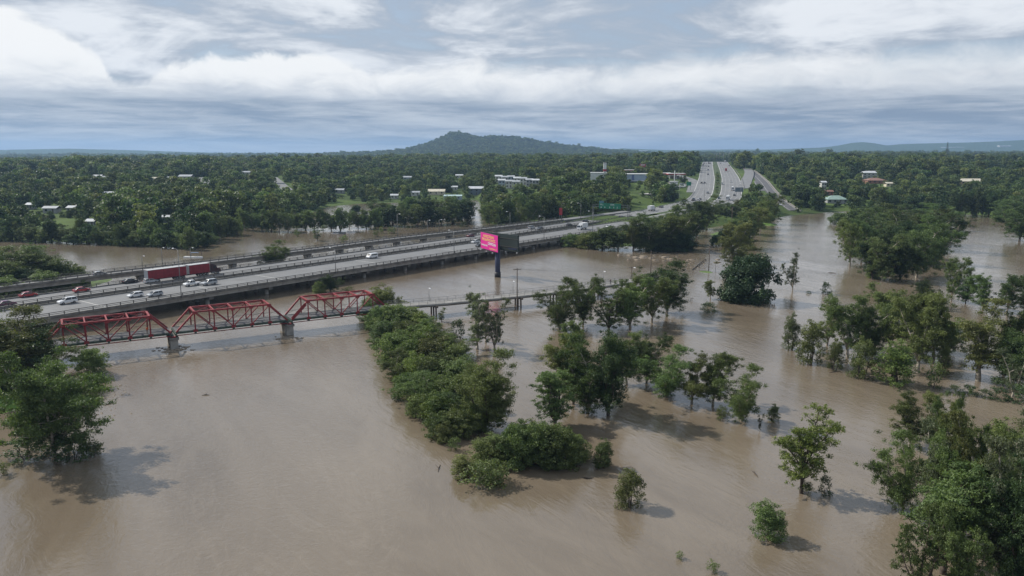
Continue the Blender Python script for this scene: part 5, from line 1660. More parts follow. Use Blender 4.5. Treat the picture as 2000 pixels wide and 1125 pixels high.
def b_double():
    r = empty('semi_trailer')
    cur = mat('red_curtain', (0.20, 0.014, 0.024), 0.6, noise=0.18, nscale=0.9)
    rf = mat('trailer_roof', (0.42, 0.43, 0.44), 0.5)
    cabm = mat('cab_maroon', (0.035, 0.012, 0.016), 0.35)
    def trailer(x0, x1, nm):
        t = MB().box(x0, x1, -1.24, 1.24, 1.15, 4.1).build(nm, cur, r)
        MB().box(x0 - 0.05, x1 + 0.05, -1.27, 1.27, 4.1, 4.22).build('roof', rf, t)
        MB().box(x0 - 0.04, x0 + 0.0, -1.2, 1.2, 1.2, 4.0).build('rear_door', mat('trailer_door', (0.20, 0.22, 0.25)), t)
        MB().box(x1, x1 + 0.06, -1.22, 1.22, 1.2, 4.05).build('front_wall', rf, t)
        for k in range(1, int((x1 - x0) / 1.3)):
            MB().box(x0 + k * 1.3 - 0.03, x0 + k * 1.3 + 0.03, -1.262, 1.262, 1.2, 4.0).build('strap', mat('strap_dark', (0.10, 0.012, 0.018)), t)
        MB().box(x0 + 0.2, x1 - 0.2, -0.5, 0.5, 0.85, 1.149).build('chassis', TYRE, t)
    trailer(-12.8, 0.2, 'rear_trailer')
    trailer(1.2, 8.6, 'front_trailer')
    MB().prism([(9.1, 0.9), (12.7, 0.7), (12.75, 1.9), (11.5, 2.1), (11.0, 3.2), (9.2, 3.9), (9.0, 3.4)], 2.4).build('cab', cabm, r)
    MB().add([(11.56, -1.05, 2.12), (11.56, 1.05, 2.12), (11.07, 1.0, 3.1), (11.07, -1.0, 3.1)], [(0, 1, 2, 3)]).build('windscreen', GLASS, r)
    for s in (-1, 1):
        MB().box(10.0, 10.9, s * 1.21 - 0.012, s * 1.21 + 0.012, 2.2, 2.95).build('window', GLASS, r)
        MB().tube([(8.85, s * 1.0, 1.2), (8.85, s * 1.0, 4.2)], 0.09, 8).build('exhaust', STEEL, r)
        MB().tube([(9.2, s * 1.0, 0.75), (10.4, s * 1.0, 0.75)], 0.32, 10).build('fuel_tank', STEEL, r)
    MB().box(12.72, 12.82, -1.1, 1.1, 0.7, 1.1).build('bull_bar', STEEL, r)
    add_wheels(r, (-11.8, -10.6, -9.4, -3.2, -2.0, -0.8, 5.2, 6.4, 7.6, 11.6), 2.1, 0.5, 0.34)
    return r


def tanker():
    r = empty('truck')
    MB().tube([(-5, 0, 2.2), (-4.7, 0, 2.2), (2.4, 0, 2.2), (2.7, 0, 2.2)], [0.9, 1.2, 1.2, 0.9], 14).build('tank', paint('white', PAINTS['white']), r, True)
    MB().prism([(3.0, 0.7), (5.4, 0.7), (5.4, 1.7), (5.0, 3.0), (3.0, 3.1)], 2.4).build('cab', paint('white', PAINTS['white']), r)
    MB().add([(5.42, -1, 1.75), (5.42, 1, 1.75), (5.05, 1, 2.85), (5.05, -1, 2.85)], [(0, 1, 2, 3)]).build('windscreen', GLASS, r)
    MB().box(-5, 3.2, -0.5, 0.5, 0.7, 1.1).build('chassis', TYRE, r)
    add_wheels(r, (-4, -2.8, -1.6, 4.2), 2.1, 0.5, 0.34)
    return r


def put(root, path, px, py, heading, label, cat='car', name=None, group=None, zz=DECK, lane=None):
    """heading +1: away along the path, -1: towards the camera"""
    z = zz
    for _ in range(4):
        x, y = G(px, py, z)
        z = path.zf(x, y)
    s = path.near(x, y)
    t0 = path.at(s)
    off = (x - t0.x) * math.sin(path.ang(s)) - (y - t0.y) * math.cos(path.ang(s))
    lim = {id(FARC): 5.6, id(NEARC): 8.2, id(RAMP): 2.0, id(SERVICE): 4.0}.get(id(path), 4)
    if lane is not None: off = lane
    p = path.at(s, max(-lim, min(lim, off)), 0.016)
    root.location = p
    root.rotation_euler = (0, 0, path.ang(s) + (0 if heading > 0 else math.pi))
    tag(root, label, cat, group)
    if name: root.name = name
    return root


# near carriageway, coming towards the left
put(car('wagon', 'white'), NEARC, 139, 592, -1, 'white four-wheel-drive nearest the left on the near motorway bridge')
put(car('hatch', 'white'), NEARC, 266, 580, -1, 'white hatchback beside a silver one on the near motorway bridge')
put(car('hatch', 'silver'), NEARC, 307, 578, -1, 'silver hatchback just right of the white hatchback on the near bridge')
put(car('ute', 'white'), NEARC, 368, 559, -1, 'white utility with open tray below the red semi-trailer')
put(car('wagon', 'silver'), NEARC, 398, 558, -1, 'silver wagon following the white utility')
put(car('van', 'white'), NEARC, 722, 505, -1, 'white van alone in the middle of the near motorway bridge', name='van', cat='van')
put(car('sedan', 'white'), NEARC, 925, 474, -1, 'white sedan just left of the pink billboard')
put(car('sedan', 'black'), NEARC, 940, 481, -1, 'black car peeping out behind the pink billboard')
put(box_truck(), NEARC, 1140, 448, -1, 'white box truck on the near carriageway right of the billboard', 'truck')
put(car('sedan', 'white'), NEARC, 1187, 445, -1, 'white car behind the box truck by the tree clump')
# far carriageway, going away to the right
put(car('sedan', 'purple'), FARC, 2, 599, 1, 'purple car cut by the left edge of the picture')
put(car('sedan', 'red'), FARC, 42, 580, 1, 'red sedan leftmost on the middle motorway bridge')
put(car('sedan', 'red'), FARC, 173, 568, 1, 'second red sedan, ahead of the leftmost one')
put(car('sedan', 'black'), FARC, 241, 552, 1, 'black sedan behind the red semi-trailer')
put(car('hatch', 'silver'), FARC, 285, 554, 1, 'silver hatchback right behind the red semi-trailer')
BD = put(b_double(), FARC, 358, 543, 1, 'long red curtain-sided double trailer truck on the middle motorway bridge', 'truck', lane=-1.0)
put(car('sedan', 'maroon'), FARC, 916, 463, 1, 'dark red car left above the billboard on the middle bridge')
put(car('wagon', 'silver'), FARC, 1038, 447, 1, 'silver car right of the billboard, first on the far lanes')
put(car('sedan', 'grey'), FARC, 1056, 448, -1, 'dark grey car with bright lamp just right of the silver one')
put(car('sedan', 'black'), FARC, 1114, 442, 1, 'black car on the far lanes above the box truck')
put(car('wagon', 'black'), FARC, 1146, 435, 1, 'dark wagon on the far lanes left of the gantry post')
put(car('sedan', 'grey'), FARC, 1214, 426, 1, 'grey car passing under the green gantry sign')
put(box_truck('white', 'white', 8.5), FARC, 1271, 412, 1, 'white truck with tall box going away past the green gantry', 'truck')
put(car('sedan', 'grey'), FARC, 1292, 405, 1, 'grey car ahead of the white truck on the motorway curve')
# ramp
put(car('sedan', 'silver'), RAMP, 188, 541, 1, 'silver sedan alone on the narrow ramp bridge')
# climbing motorway, left lanes
g = 'far cars on the left lanes'
for i, (px, py, c) in enumerate([(1354, 376, 'black'), (1356, 382, 'blue'), (1364, 373, 'white'), (1367, 381, 'grey'), (1383, 357, 'silver'), (1371, 343, 'black'), (1377, 342.5, 'grey'), (1383, 336, 'black'), (1383, 332, 'blue'), (1379, 328, 'silver'), (1384, 328, 'black'), (1373, 326, 'black'), (1379, 324, 'white'), (1384, 323, 'black'), (1387, 319, 'grey'), (1380, 321.5, 'silver'), (1375, 322.5, 'black'), (1384, 318.5, 'black')]):
    r = put(car('wagon' if i % 3 else 'sedan', c), FARC, px, py, 1, 'small %s car on the left lanes of the climbing motorway, %s counted from the bottom' % (c, ORD[i]), group=g)
    if i == 2: r['label'] = 'white car nearest on the left lanes of the climbing motorway'; del r['group']
    if i == 4: r['label'] = 'silver car alone half way up the left lanes of the climbing motorway'; del r['group']
put(box_truck('white', 'white', 9), NEARC, 1422, 381, -1, 'white truck nearest on the right lanes of the climbing motorway', 'truck')
put(car('sedan', 'black'), NEARC, 1435, 361, -1, 'black car between two trucks on the right lanes')
put(tanker(), NEARC, 1432, 351.5, -1, 'white tanker truck on the right lanes of the climbing motorway', 'truck')
put(box_truck('red', 'red', 9), NEARC, 1418, 332.5, -1, 'red truck high on the right lanes of the climbing motorway', 'truck')
put(car('sedan', 'white'), NEARC, 1412, 330.5, -1, 'white car beside the red truck on the right lanes')
put(box_truck('white', 'white', 9), NEARC, 1416, 318.5, -1, 'white truck at the crest on the right lanes', 'truck')
for px, py, k, c, lab in ((1409, 344, 'wagon', 'silver', 'silver wagon by the median on the right lanes'), (1428, 341, 'sedan', 'white', 'white sedan between the tanker and the red truck'), (1424, 327, 'wagon', 'black', 'black wagon just above the red truck on the right lanes'), (1407, 322.5, 'sedan', 'grey', 'grey sedan near the crest by the median'), (1413, 323, 'van', 'white', 'white van near the crest on the right lanes'), (1405, 366, 'hatch', 'blue', 'blue hatchback by the median on the right lanes')):
    put(car(k, c), NEARC, px, py, -1, lab)
put(car('sedan', 'maroon'), EXITR, 1434, 327.5, -1, 'dark car on the ramp beside the climbing motorway')
put(car('sedan', 'black'), SERVICE, 1489, 378, -1, 'black car on the service road, farther one')
put(car('wagon', 'black'), SERVICE, 1498, 386, 1, 'dark wagon on the service road, middle one')
put(car('hatch', 'white'), SERVICE, 1523, 399, -1, 'white car at the flooded end of the service road')
# stranded vehicles in the flooded yard behind the ramp
for px, py, k, c, lab in ((667, 457, 'wagon', 'grey', 'dark vehicle stranded in the flooded yard behind the ramp'), (685, 455, 'van', 'white', 'white van roof stranded in the flooded yard behind the ramp'), (655, 456, 'wagon', 'silver', 'pale vehicle stranded left in the flooded yard behind the ramp')):
    x, y = G(px, py); r = car(k, c)
    r.location = (x, y, -0.75); r.rotation_euler = (0, 0.03, 2.9 if c != 'white' else 0.2); tag(r, lab, 'car')
g = 'parked vehicles by the slip road'
for i, (px, py) in enumerate(((1322, 366), (1328, 367), (1334, 366), (1331, 362), (1338, 364))):
    x, y, z = onland(px, py); r = car(('wagon', 'van', 'ute', 'wagon', 'van')[i], 'white' if i != 3 else 'silver')
    r.location = (x, y, z + 0.05); r.rotation_euler = (0, 0, 0.5 + i); tag(r, ('white wagon parked leftmost beside the slip road', 'white van parked beside the slip road in the front row', 'white utility parked nearest the slip road kerb', 'silver wagon parked behind the white vans by the slip road', 'white van parked rightmost by the slip road')[i], 'car', g)

# ------------------------------------------------------------------ street furniture
def lamp(x, y, z, h, ang, label, arm=2.2, group=None, r=0.11):
    o = tag(empty('street_lamp', (x, y, z), ang), label, 'street lamp', group)
    MB().tube([(0, 0, -0.3), (0, 0, h * 0.5), (0, 0, h)], [r * 1.2, r, r * 0.75], 6).build('pole', STEEL, o, True)
    MB().tube([(0, 0, h), (arm * 0.5, 0, h + 0.35), (arm, 0, h + 0.4)], 0.05, 5).build('arm', STEEL, o)
    MB().box(arm - 0.1, arm + 0.75, -0.16, 0.16, h + 0.3, h + 0.48, 0.08, 0.04).build('lamp_head', LAMPW, o)
    return o


def lamp_px(px, by, ty, path, off, label, arm=2.2, side=1, group=None):
    z = DECK
    for _ in range(4):
        x, y = G(px, by, z); z = path.zf(x, y)
    s = path.near(x, y); p = path.at(s, off)
    h = height_for(p.x, p.y, ty, p.z)
    a = path.ang(s) + (math.pi / 2 if side > 0 else -math.pi / 2)
    return lamp(p.x, p.y, p.z, max(4, h), a, label, arm, group)


lamp_px(372, 583, 489, NEARC, 9.75, 'tall street lamp on the near bridge edge above the truss bridge')
lamp_px(645, 533, 487, NEARC, 9.75, 'street lamp on the near bridge edge left of the white van')
lamp_px(872, 496, 452, NEARC, 9.75, 'street lamp on the near bridge edge left of the billboard')
lamp_px(1042, 468, 424, NEARC, 9.75, 'street lamp on the near bridge edge right of the billboard')
lamp_px(1135, 452, 414, NEARC, 9.75, 'street lamp beside the white box truck')
lamp_px(1278, 419, 398, NEARC, 10.4, 'street lamp above the dark clump before the motorway curve')
for px, by, ty, lab in ((305, 517, 485, 'tall lamp on the ramp railing above the red semi-trailer'), (255, 522, 501, 'short lamp on the ramp railing left of the semi-trailer'), (356, 511, 485, 'lamp on the ramp railing by the moored pontoon'), (776, 464, 419, 'lamp on the ramp left of the flooded clump'), (846, 457, 431, 'lamp on the ramp in the middle of the flooded clump'), (868, 454, 430, 'lamp on the ramp at the right of the flooded clump'), (682, 475, 452, 'lamp on the ramp behind the white van')):
    lamp_px(px, by, ty, RAMP, -3.4, lab, 1.6, -1)
for px, by, ty, lab in ((1377, 386, 359, 'lamp standing between the lanes at the near end of the median'), (1443, 388, 362, 'lamp beside the sign on the right lanes'), (1133, 430, 398, 'lamp left of the green gantry'), (1030, 452, 415, 'lamp on the far edge right of the billboard'), (1340, 395, 360, 'lamp on the left verge of the motorway curve')):
    pth = FARC if px != 1443 else NEARC
    lamp_px(px, by, ty, pth, {1377: 7.4, 1443: 10.2}.get(px, -7.3), lab, 1.8, 1)
g = 'tall masts at the crest'
for i, px in enumerate((1394, 1400, 1407, 1418, 1424)):
    x, y, z = (px - 1000) / FPX * 1420, 1420.0, 25.0
    lamp(x, y, z, height_for(x, y, 296 + (px * 7) % 5, z), 0.4, 'tall pale lighting mast at the motorway crest, %s from the left' % ORD[i], 3.0, g, 0.3)
for px, by, ty, lab in ((841, 593, 570, 'small bent lamp on the footbridge near its left end'), (1004, 580, 557, 'small bent lamp on the footbridge by the power pole'), (1202, 556, 537, 'small bent lamp on the footbridge beside the onlookers'), (1246, 546, 530, 'small bent lamp at the right end of the footbridge')):
    x, y = G(px, by, 3.3); s = WALK.near(x, y); p = WALK.at(s, -2.45)
    lamp(p.x, p.y, p.z, max(3.5, height_for(p.x, p.y, ty, p.z)), WALK.ang(s) + math.pi / 2, lab, -1.0, None, 0.07)


def power_pole(px, by, ty, label, arms=1, r=0.16, aw=1.2):
    x, y = G(px, by); h = height_for(x, y, ty)
    o = tag(empty('power_pole', (x, y, 0), 0.35), label, 'power pole')
    MB().tube([(0, 0, -3), (0, 0, h)], [r * 1.25, r * 0.85], 8).build('pole', TIMBER, o, True)
    for k in range(arms):
        c = MB().box(-aw, aw, -0.07, 0.07, h - 0.45 - 0.8 * k, h - 0.28 - 0.8 * k).build('crossarm', TIMBER, o)
        for q in (-0.9, -0.35, 0.35, 0.9):
            MB().tube([(q * aw, 0, h - 0.28 - 0.8 * k), (q * aw, 0, h - 0.05 - 0.8 * k)], 0.06, 6).build('insulator', CONCRETE, c)
    return Vector((x, y, h - 0.1))


PP = [power_pole(1010, 606, 524, 'tall timber power pole in the water beside the footbridge, left one'), power_pole(1233, 556, 521, 'shorter power pole with crossarm among the trees at the footbridge end'),
      power_pole(1270, 556, 490, 'tall bare timber pole above the row of trees right of the footbridge', 0), power_pole(1384, 530, 480, 'power pole with crossarms standing on the grassy islet', 2),
      power_pole(1428, 457, 405, 'power pole behind the row along the flooded road')]
for a, b in ((0, 1), (1, 3)):
    for q in (-0.9, 0.9):
        pts = []
        for i in range(13):
            t_ = i / 12
            p = PP[a].lerp(PP[b], t_) + Vector((q * 0.9, q * 0.4, -4 * 1.1 * t_ * (1 - t_)))
            pts.append(p)
        tag(MB().tube(pts, 0.012, 4, False).build('power_line', TYRE), 'thin %s power line strung between %s' % ('nearer' if q > 0 else 'farther', 'the left pole and the footbridge end pole' if a == 0 else 'the footbridge end pole and the islet pole'), 'power line')
# poles and posts of the drowned road
g = 'drowned fence posts'
for i, (px, by, ty) in enumerate(((1366, 523, 502), (1305, 520, 498), (1341, 521, 512), (1350, 478, 462), (1372, 482, 476), (1377, 481, 493 - 20), (1386, 484, 478), (1399, 478, 458), (1408, 470, 452), (1397, 530, 514), (1348, 588, 583), (1351, 588, 582))):
    x, y = G(px, by)
    o = tag(empty('post', (x, y, 0)), 'thin grey post sticking out of the drowned road, ' + ('by the guard rail', 'far left by the standing waves', 'left of the guard rail', 'leftmost in the far line', 'third in the far line', 'fourth in the far line', 'fifth in the far line', 'beside the small dark round trees', 'highest up the drowned road', 'just right of the islet', 'low left one of a close pair', 'low right one of a close pair')[i], 'post', g)
    MB().tube([(0, 0, -1), (0.1, 0, height_for(x, y, ty))], [0.09, 0.07], 6).build('shaft', STEEL, o)
    MB().box(0.02, 0.5, -0.04, 0.04, height_for(x, y, ty) - 0.12, height_for(x, y, ty)).build('bracket', STEEL, o)
# half drowned guard rail
a = Vector((*G(1352, 528), 0.25)); b = Vector((*G(1378, 508), 0.5))
gr = tag(empty('guard_rail', a), 'rusty guard rail slanting out of the water on the drowned road', 'guard rail')
MB().beam((0, 0, 0), b - a, 0.1, 0.35).build('rail', RAILM, gr)
for k in range(7):
    q = (b - a) * (k / 6)
    MB().box(q.x - 0.08, q.x + 0.08, q.y - 0.08, q.y + 0.08, -1.5, q.z + 0.1).build('post', RAILM, gr)

# ---- billboard: V of two panels on a mast
bx_, by_ = G(972, 541)
BB = tag(empty('billboard', (bx_, by_, 0)), 'tall billboard with pink face and dark back on a navy mast in the water', 'billboard')
NAVY = mat('navy_paint', (0.022, 0.030, 0.075), 0.5)
PINK = mat('billboard_pink', (0.60, 0.010, 0.25), 0.5)
YEL = mat('billboard_yellow', (0.78, 0.50, 0.16), 0.5)
DKG = mat('billboard_back', (0.014, 0.026, 0.026), 0.7)
ztop = height_for(bx_, by_, 457); zbot = ztop - 6.0
MB().tube([(0, 0, -4), (0, 0, zbot + 2)], 0.95, 16).build('mast', NAVY, BB, True)
MB().tube([(0, 0, 0.0), (0, 0, 1.9)], 1.15, 16).build('mast_collar', mat('tar_band', (0.012, 0.013, 0.02), 0.6), BB, True)
apex = Vector((-6.1, 7.6, 0)); pe = Vector((0.55, -6.2, 0)); de = Vector((7.6, -4.8, 0))


def panel(p, q, name, m, face):
    d = (q - p).normalized(); n = Vector((d.y, -d.x, 0)) * face
    t_ = n * 0.35
    vs = [p + t_, q + t_, q - t_, p - t_]
    vs = [(v.x, v.y, zbot) for v in vs] + [(v.x, v.y, ztop) for v in vs]
    return MB().add(vs, [(0, 1, 2, 3), (7, 6, 5, 4), (4, 5, 1, 0), (5, 6, 2, 1), (6, 7, 3, 2), (7, 4, 0, 3)]).build(name, m, BB), d, n


front, fd, fn = panel(apex, pe, 'front_panel', DKG, 1)
back, bd, bn = panel(apex + Vector((1.2, 0.5, 0)), de, 'back_panel', DKG, -1)
FL = (pe - apex).length


def on_face(u0, u1, v0, v1, off=0.36, th=0.03):
    """thin plate on the front panel; u along, v up, both 0..1"""
    vs = []
    for o_ in (off, off + th):
        for u, v in ((u0, v0), (u1, v0), (u1, v1), (u0, v1)):
            p = apex + fd * (u * FL) + fn * o_
            vs.append((p.x, p.y, zbot + v * (ztop - zbot)))
    return vs, [(3, 2, 1, 0), (4, 5, 6, 7), (0, 1, 5, 4), (1, 2, 6, 5), (2, 3, 7, 6), (3, 0, 4, 7)]


MB().add(*on_face(0.0, 1.0, 0.0, 1.0)).build('poster', PINK, front)
lr = random.Random(9)


def glyphs(u0, u1, v0, v1, n, m, slant=0.0):
    """blurred capital-like marks, one stroke set per character"""
    mb = MB(); w = (u1 - u0) / n
    for i in range(n):
        a = u0 + i * w; b = a + w * 0.78
        vv0, vv1 = v0 + slant * i, v1 + slant * i
        st = lr.randrange(5); k = w * 0.26; hv = (vv1 - vv0)
        mb.add(*on_face(a, a + k, vv0, vv1, 0.395))
        if st in (0, 1, 2): mb.add(*on_face(a + k, b, vv1 - hv * 0.2, vv1, 0.395))
        if st in (0, 2, 3): mb.add(*on_face(a + k, b, vv0 + hv * 0.4, vv0 + hv * 0.58, 0.395))
        if st in (1, 2, 4): mb.add(*on_face(a + k, b, vv0, vv0 + hv * 0.2, 0.395))
        if st in (0, 3, 4): mb.add(*on_face(b - k, b, vv0 + hv * 0.2, vv1 - hv * 0.2, 0.395))
    tag(mb.build('lettering', m, front), kind='stuff')


glyphs(0.16, 0.80, 0.74, 0.90, 11, YEL)
glyphs(0.10, 0.88, 0.53, 0.69, 11, YEL)
glyphs(0.44, 0.90, 0.32, 0.47, 6, WHITEW)
glyphs(0.05, 0.42, 0.19, 0.29, 9, WHITEW)
glyphs(0.52, 0.94, 0.07, 0.15, 12, YEL)
for u in np.linspace(0.08, 0.95, 8):
    p = apex + Vector((1.2, 0.5, 0)) + (de - apex) * u * 0.9
    MB().box(p.x - 0.09, p.x + 0.09, p.y - 0.5, p.y - 0.3, zbot + 0.2, ztop - 0.2).build('rib', RAILM, back)
for v in (0.25, 0.75):
    p = apex + Vector((1.4, 0, 0)); q = de + Vector((0, -0.45, 0))
    MB().beam((p.x, p.y - 0.4, zbot + v * 6), (q.x, q.y, zbot + v * 6), 0.15, 0.2).build('rib', RAILM, back)
MB().beam((apex.x + 1, apex.y, zbot + 0.3), (pe.x, pe.y, zbot + 0.3), 0.5, 0.5).build('support_beam', NAVY, BB)
MB().beam((apex.x + 2, apex.y, zbot + 0.9), (de.x - 0.5, de.y + 0.2, zbot + 0.9), 0.5, 0.5).build('support_beam', NAVY, BB)
for i, u in enumerate((0.15, 0.5, 0.85)):
    p = apex + fd * (u * FL); q = p + fn * 1.5
    l_ = MB().beam((p.x, p.y, zbot - 0.1), (q.x, q.y, zbot - 0.35), 0.08, 0.08).build('lamp_arm', STEEL, BB)
    MB().box(q.x - 0.25, q.x + 0.25, q.y - 0.2, q.y + 0.2, zbot - 0.5, zbot - 0.25).build('lamp_head', LAMPW, l_)
    p = apex + (de - apex) * (0.35 + 0.3 * i); q = p + Vector((0.1, -0.9, 0))
    l_ = MB().beam((p.x, p.y, zbot - 0.1), (q.x, q.y, zbot - 0.3), 0.08, 0.08).build('lamp_arm', STEEL, BB)
    MB().box(q.x - 0.22, q.x + 0.22, q.y - 0.2, q.y + 0.2, zbot - 0.5, zbot - 0.22).build('lamp_head', LAMPW, l_)

# ---- green overhead gantry
c0 = Vector((*G(1158, 428.5, DECK), DECK)); c1 = Vector((*G(1227, 431, DECK), DECK))
GT = tag(empty('sign_gantry', c0), 'overhead gantry with wide green road sign across the far lanes', 'sign')
dv = c1 - c0
GH = 8.6
for q in (Vector((0, 0, 0)), dv):
    for o_ in (-0.45, 0.45):
        MB().beam((q.x + o_, q.y, q.z - 0.5), (q.x + o_, q.y, GH + 0.7), 0.22, 0.22).build('post', STEEL, GT)
    br = MB()
    for k in range(5):
        br.beam((q.x - 0.45, q.y, q.z + k * 1.6), (q.x + 0.45, q.y, q.z + k * 1.6 + 1.6), 0.1, 0.1)
    br.build('bracing', STEEL, GT)
for zz in (GH - 0.6, GH + 0.6):
    MB().beam((0, 0, zz), (dv.x, dv.y, zz), 0.22, 0.22).build('truss_chord', STEEL, GT)
SG = mat('sign_green', (0.012, 0.18, 0.10), 0.45)
SW = mat('sign_white', (0.55, 0.62, 0.60), 0.5)
dd = dv.normalized(); nn = Vector((dd.y, -dd.x, 0))
if nn.y > 0: nn = -nn


def gsign(u0, u1, z0, z1, m, off, name, parent=GT):
    L_ = dv.length
    vs = []
    for o_ in (off, off + 0.06):
        for u, z in ((u0, z0), (u1, z0), (u1, z1), (u0, z1)):
            p = dd * (u * L_) + nn * o_
            vs.append((p.x, p.y, z))
    return MB().add(vs, [(3, 2, 1, 0), (4, 5, 6, 7), (0, 1, 5, 4), (1, 2, 6, 5), (2, 3, 7, 6), (3, 0, 4, 7)]).build(name, m, parent)


P1 = gsign(0.17, 0.40, GH - 1.7, GH + 1.7, SG, 0.3, 'sign_panel')
gsign(0.175, 0.31, GH + 1.75, GH + 2.9, mat('sign_blue_grey', (0.10, 0.22, 0.28)), 0.3, 'exit_panel')
P2 = gsign(0.405, 0.79, GH - 1.8, GH + 1.5, SG, 0.3, 'sign_panel')
mkl = [(0.20, 0.27, 0.9, 1.1), (0.20, 0.30, 0.4, 0.6), (0.22, 0.25, -1.2, -0.6), (0.33, 0.35, -1.3, -0.5), (0.49, 0.60, 0.85, 1.1), (0.49, 0.61, 0.3, 0.5), (0.47, 0.485, -1.4, -0.4), (0.585, 0.60, -1.4, -0.4), (0.68, 0.695, -1.4, -0.4)]
for i, (a, b, z0, z1) in enumerate(mkl):
    gsign(a, b, GH + z0, GH + z1, SW, 0.37, 'sign_marking', P1 if i < 4 else P2)
# green direction sign on the left verge and the sign seen from behind on the right
for px, by, ty, w, m, lab in ((1345, 372, 355, 9, SG, 'square green sign on the left verge of the climbing motorway'), (1443, 386, 366, 16, mat('sign_back', (0.13, 0.16, 0.19)), 'grey-backed overhead sign beside the right lanes'), (1095, 437, 398 + 8, 6, REDW, 'small red sign among trees left of the gantry')):
    x, y, z = onland(px, by)
    h = height_for(x, y, ty, z); k = FPX / proj(x, y, z)[2]; W = w / k
    o = tag(empty('road_sign', (x, y, z)), lab, 'sign')
    for q in (-0.35, 0.35):
        MB().box(W * q - 0.12, W * q + 0.12, -0.1, 0.1, -0.5, h - 0.1).build('post', STEEL, o)
    MB().box(-W / 2, W / 2, -0.22, -0.12, h * 0.55, h).build('panel', m, o)

# ---- people on the bridges
def person(loc, rz, label, top, legs, arm_up=0.0):
    """standing figure: one skinned body, clothing colours by height, hair cap"""
    V = [(0, 0, 0.93), (0, 0, 1.15), (0, 0, 1.42), (0, 0, 1.52), (0, 0, 1.66), (0.02, 0, 1.74),
         (0, 0.10, 0.86), (0.01, 0.11, 0.48), (-0.02, 0.12, 0.07), (0.14, 0.13, 0.03),
         (0, -0.10, 0.86), (0.03, -0.11, 0.48), (0.02, -0.12, 0.07), (0.18, -0.13, 0.03),
         (0, 0.19, 1.40), (0.03, 0.24, 1.13), (0.16, 0.2, 0.95 + arm_up), (0.22, 0.18, 0.92 + arm_up),
         (0, -0.19, 1.40), (0.03, -0.24, 1.13), (0.16, -0.2, 0.95 + arm_up), (0.22, -0.18, 0.92 + arm_up)]
    E = [(0, 1), (1, 2), (2, 3), (3, 4), (4, 5), (0, 6), (6, 7), (7, 8), (8, 9), (0, 10), (10, 11), (11, 12), (12, 13), (2, 14), (14, 15), (15, 16), (16, 17), (2, 18), (18, 19), (19, 20), (20, 21)]
    Rr = [0.15, 0.14, 0.16, 0.06, 0.10, 0.08, 0.09, 0.065, 0.045, 0.035, 0.09, 0.065, 0.045, 0.035, 0.065, 0.05, 0.038, 0.03, 0.065, 0.05, 0.038, 0.03]
    me = bpy.data.meshes.new('body'); me.from_pydata(V, E, []); me.update()
    m = bpy.data.materials.new('clothing'); m.use_nodes = True
    t = NT(m.node_tree); tc = t.n('ShaderNodeTexCoord'); sp = t.n('ShaderNodeSeparateXYZ'); t.set(sp.inputs[0], tc.outputs['Object'])
    c = t.mix(t.math('GREATER_THAN', sp.outputs[2], 0.92), (*legs, 1), (*top, 1))
    c = t.mix(t.math('GREATER_THAN', sp.outputs[2], 1.50), c, (0.36, 0.22, 0.15, 1))
    p = t.n('ShaderNodeBsdfPrincipled'); p.inputs['Roughness'].default_value = 0.8; t.set(p.inputs['Base Color'], c)
    o_ = t.n('ShaderNodeOutputMaterial'); t.set(o_.inputs['Surface'], p.outputs[0])
    me.materials.append(m)
    root = tag(empty('person', loc, rz), label, 'person')
    b = obj('body', me, root)
    md = b.modifiers.new('skin', 'SKIN'); md.use_smooth_shade = True
    for i, sv in enumerate(me.skin_vertices[0].data):
        sv.radius = (Rr[i], Rr[i]); sv.use_root = (i == 0)
    b.modifiers.new('sub', 'SUBSURF').levels = 1
    b.modifiers['sub'].render_levels = 1
    hm = MB(); n = 10
    for r_, z in ((0.105, 1.70), (0.098, 1.77), (0.06, 1.825), (0.01, 1.84)):
        hm.v += [(-0.015 + r_ * math.cos(6.283 * k / n), r_ * math.sin(6.283 * k / n), z) for k in range(n)]
    hm.f = [(j * n + k, j * n + (k + 1) % n, (j + 1) * n + (k + 1) % n, (j + 1) * n + k) for j in range(3) for k in range(n)]
    hm.build('hair', mat('hair_dark', (0.02, 0.015, 0.012), 0.7), root, True)
    return root


for px, py, top, lg, lab in ((1181, 560, (0.45, 0.44, 0.42), (0.05, 0.05, 0.07), 'person in a pale top standing on the footbridge, left of three'), (1189, 559, (0.05, 0.06, 0.10), (0.04, 0.04, 0.05), 'person in dark clothes standing on the footbridge, middle of three'), (1195.5, 558, (0.09, 0.05, 0.06), (0.03, 0.03, 0.04), 'person in dark top standing on the footbridge, right of three')):
    x, y = G(px, py, 3.25); s = WALK.near(x, y); p = WALK.at(s, 0.9)
    person((p.x, p.y, p.z), WALK.ang(s) - 1.5, lab, top, lg)
p = _o + Vector(tp(SPAN * 0.80, 1.6, ZB + 0.28))
person((p.x, p.y, p.z), TA - 1.2, 'person in an orange vest standing on the left span of the truss bridge', (0.55, 0.12, 0.03), (0.16, 0.10, 0.06), 0.1)

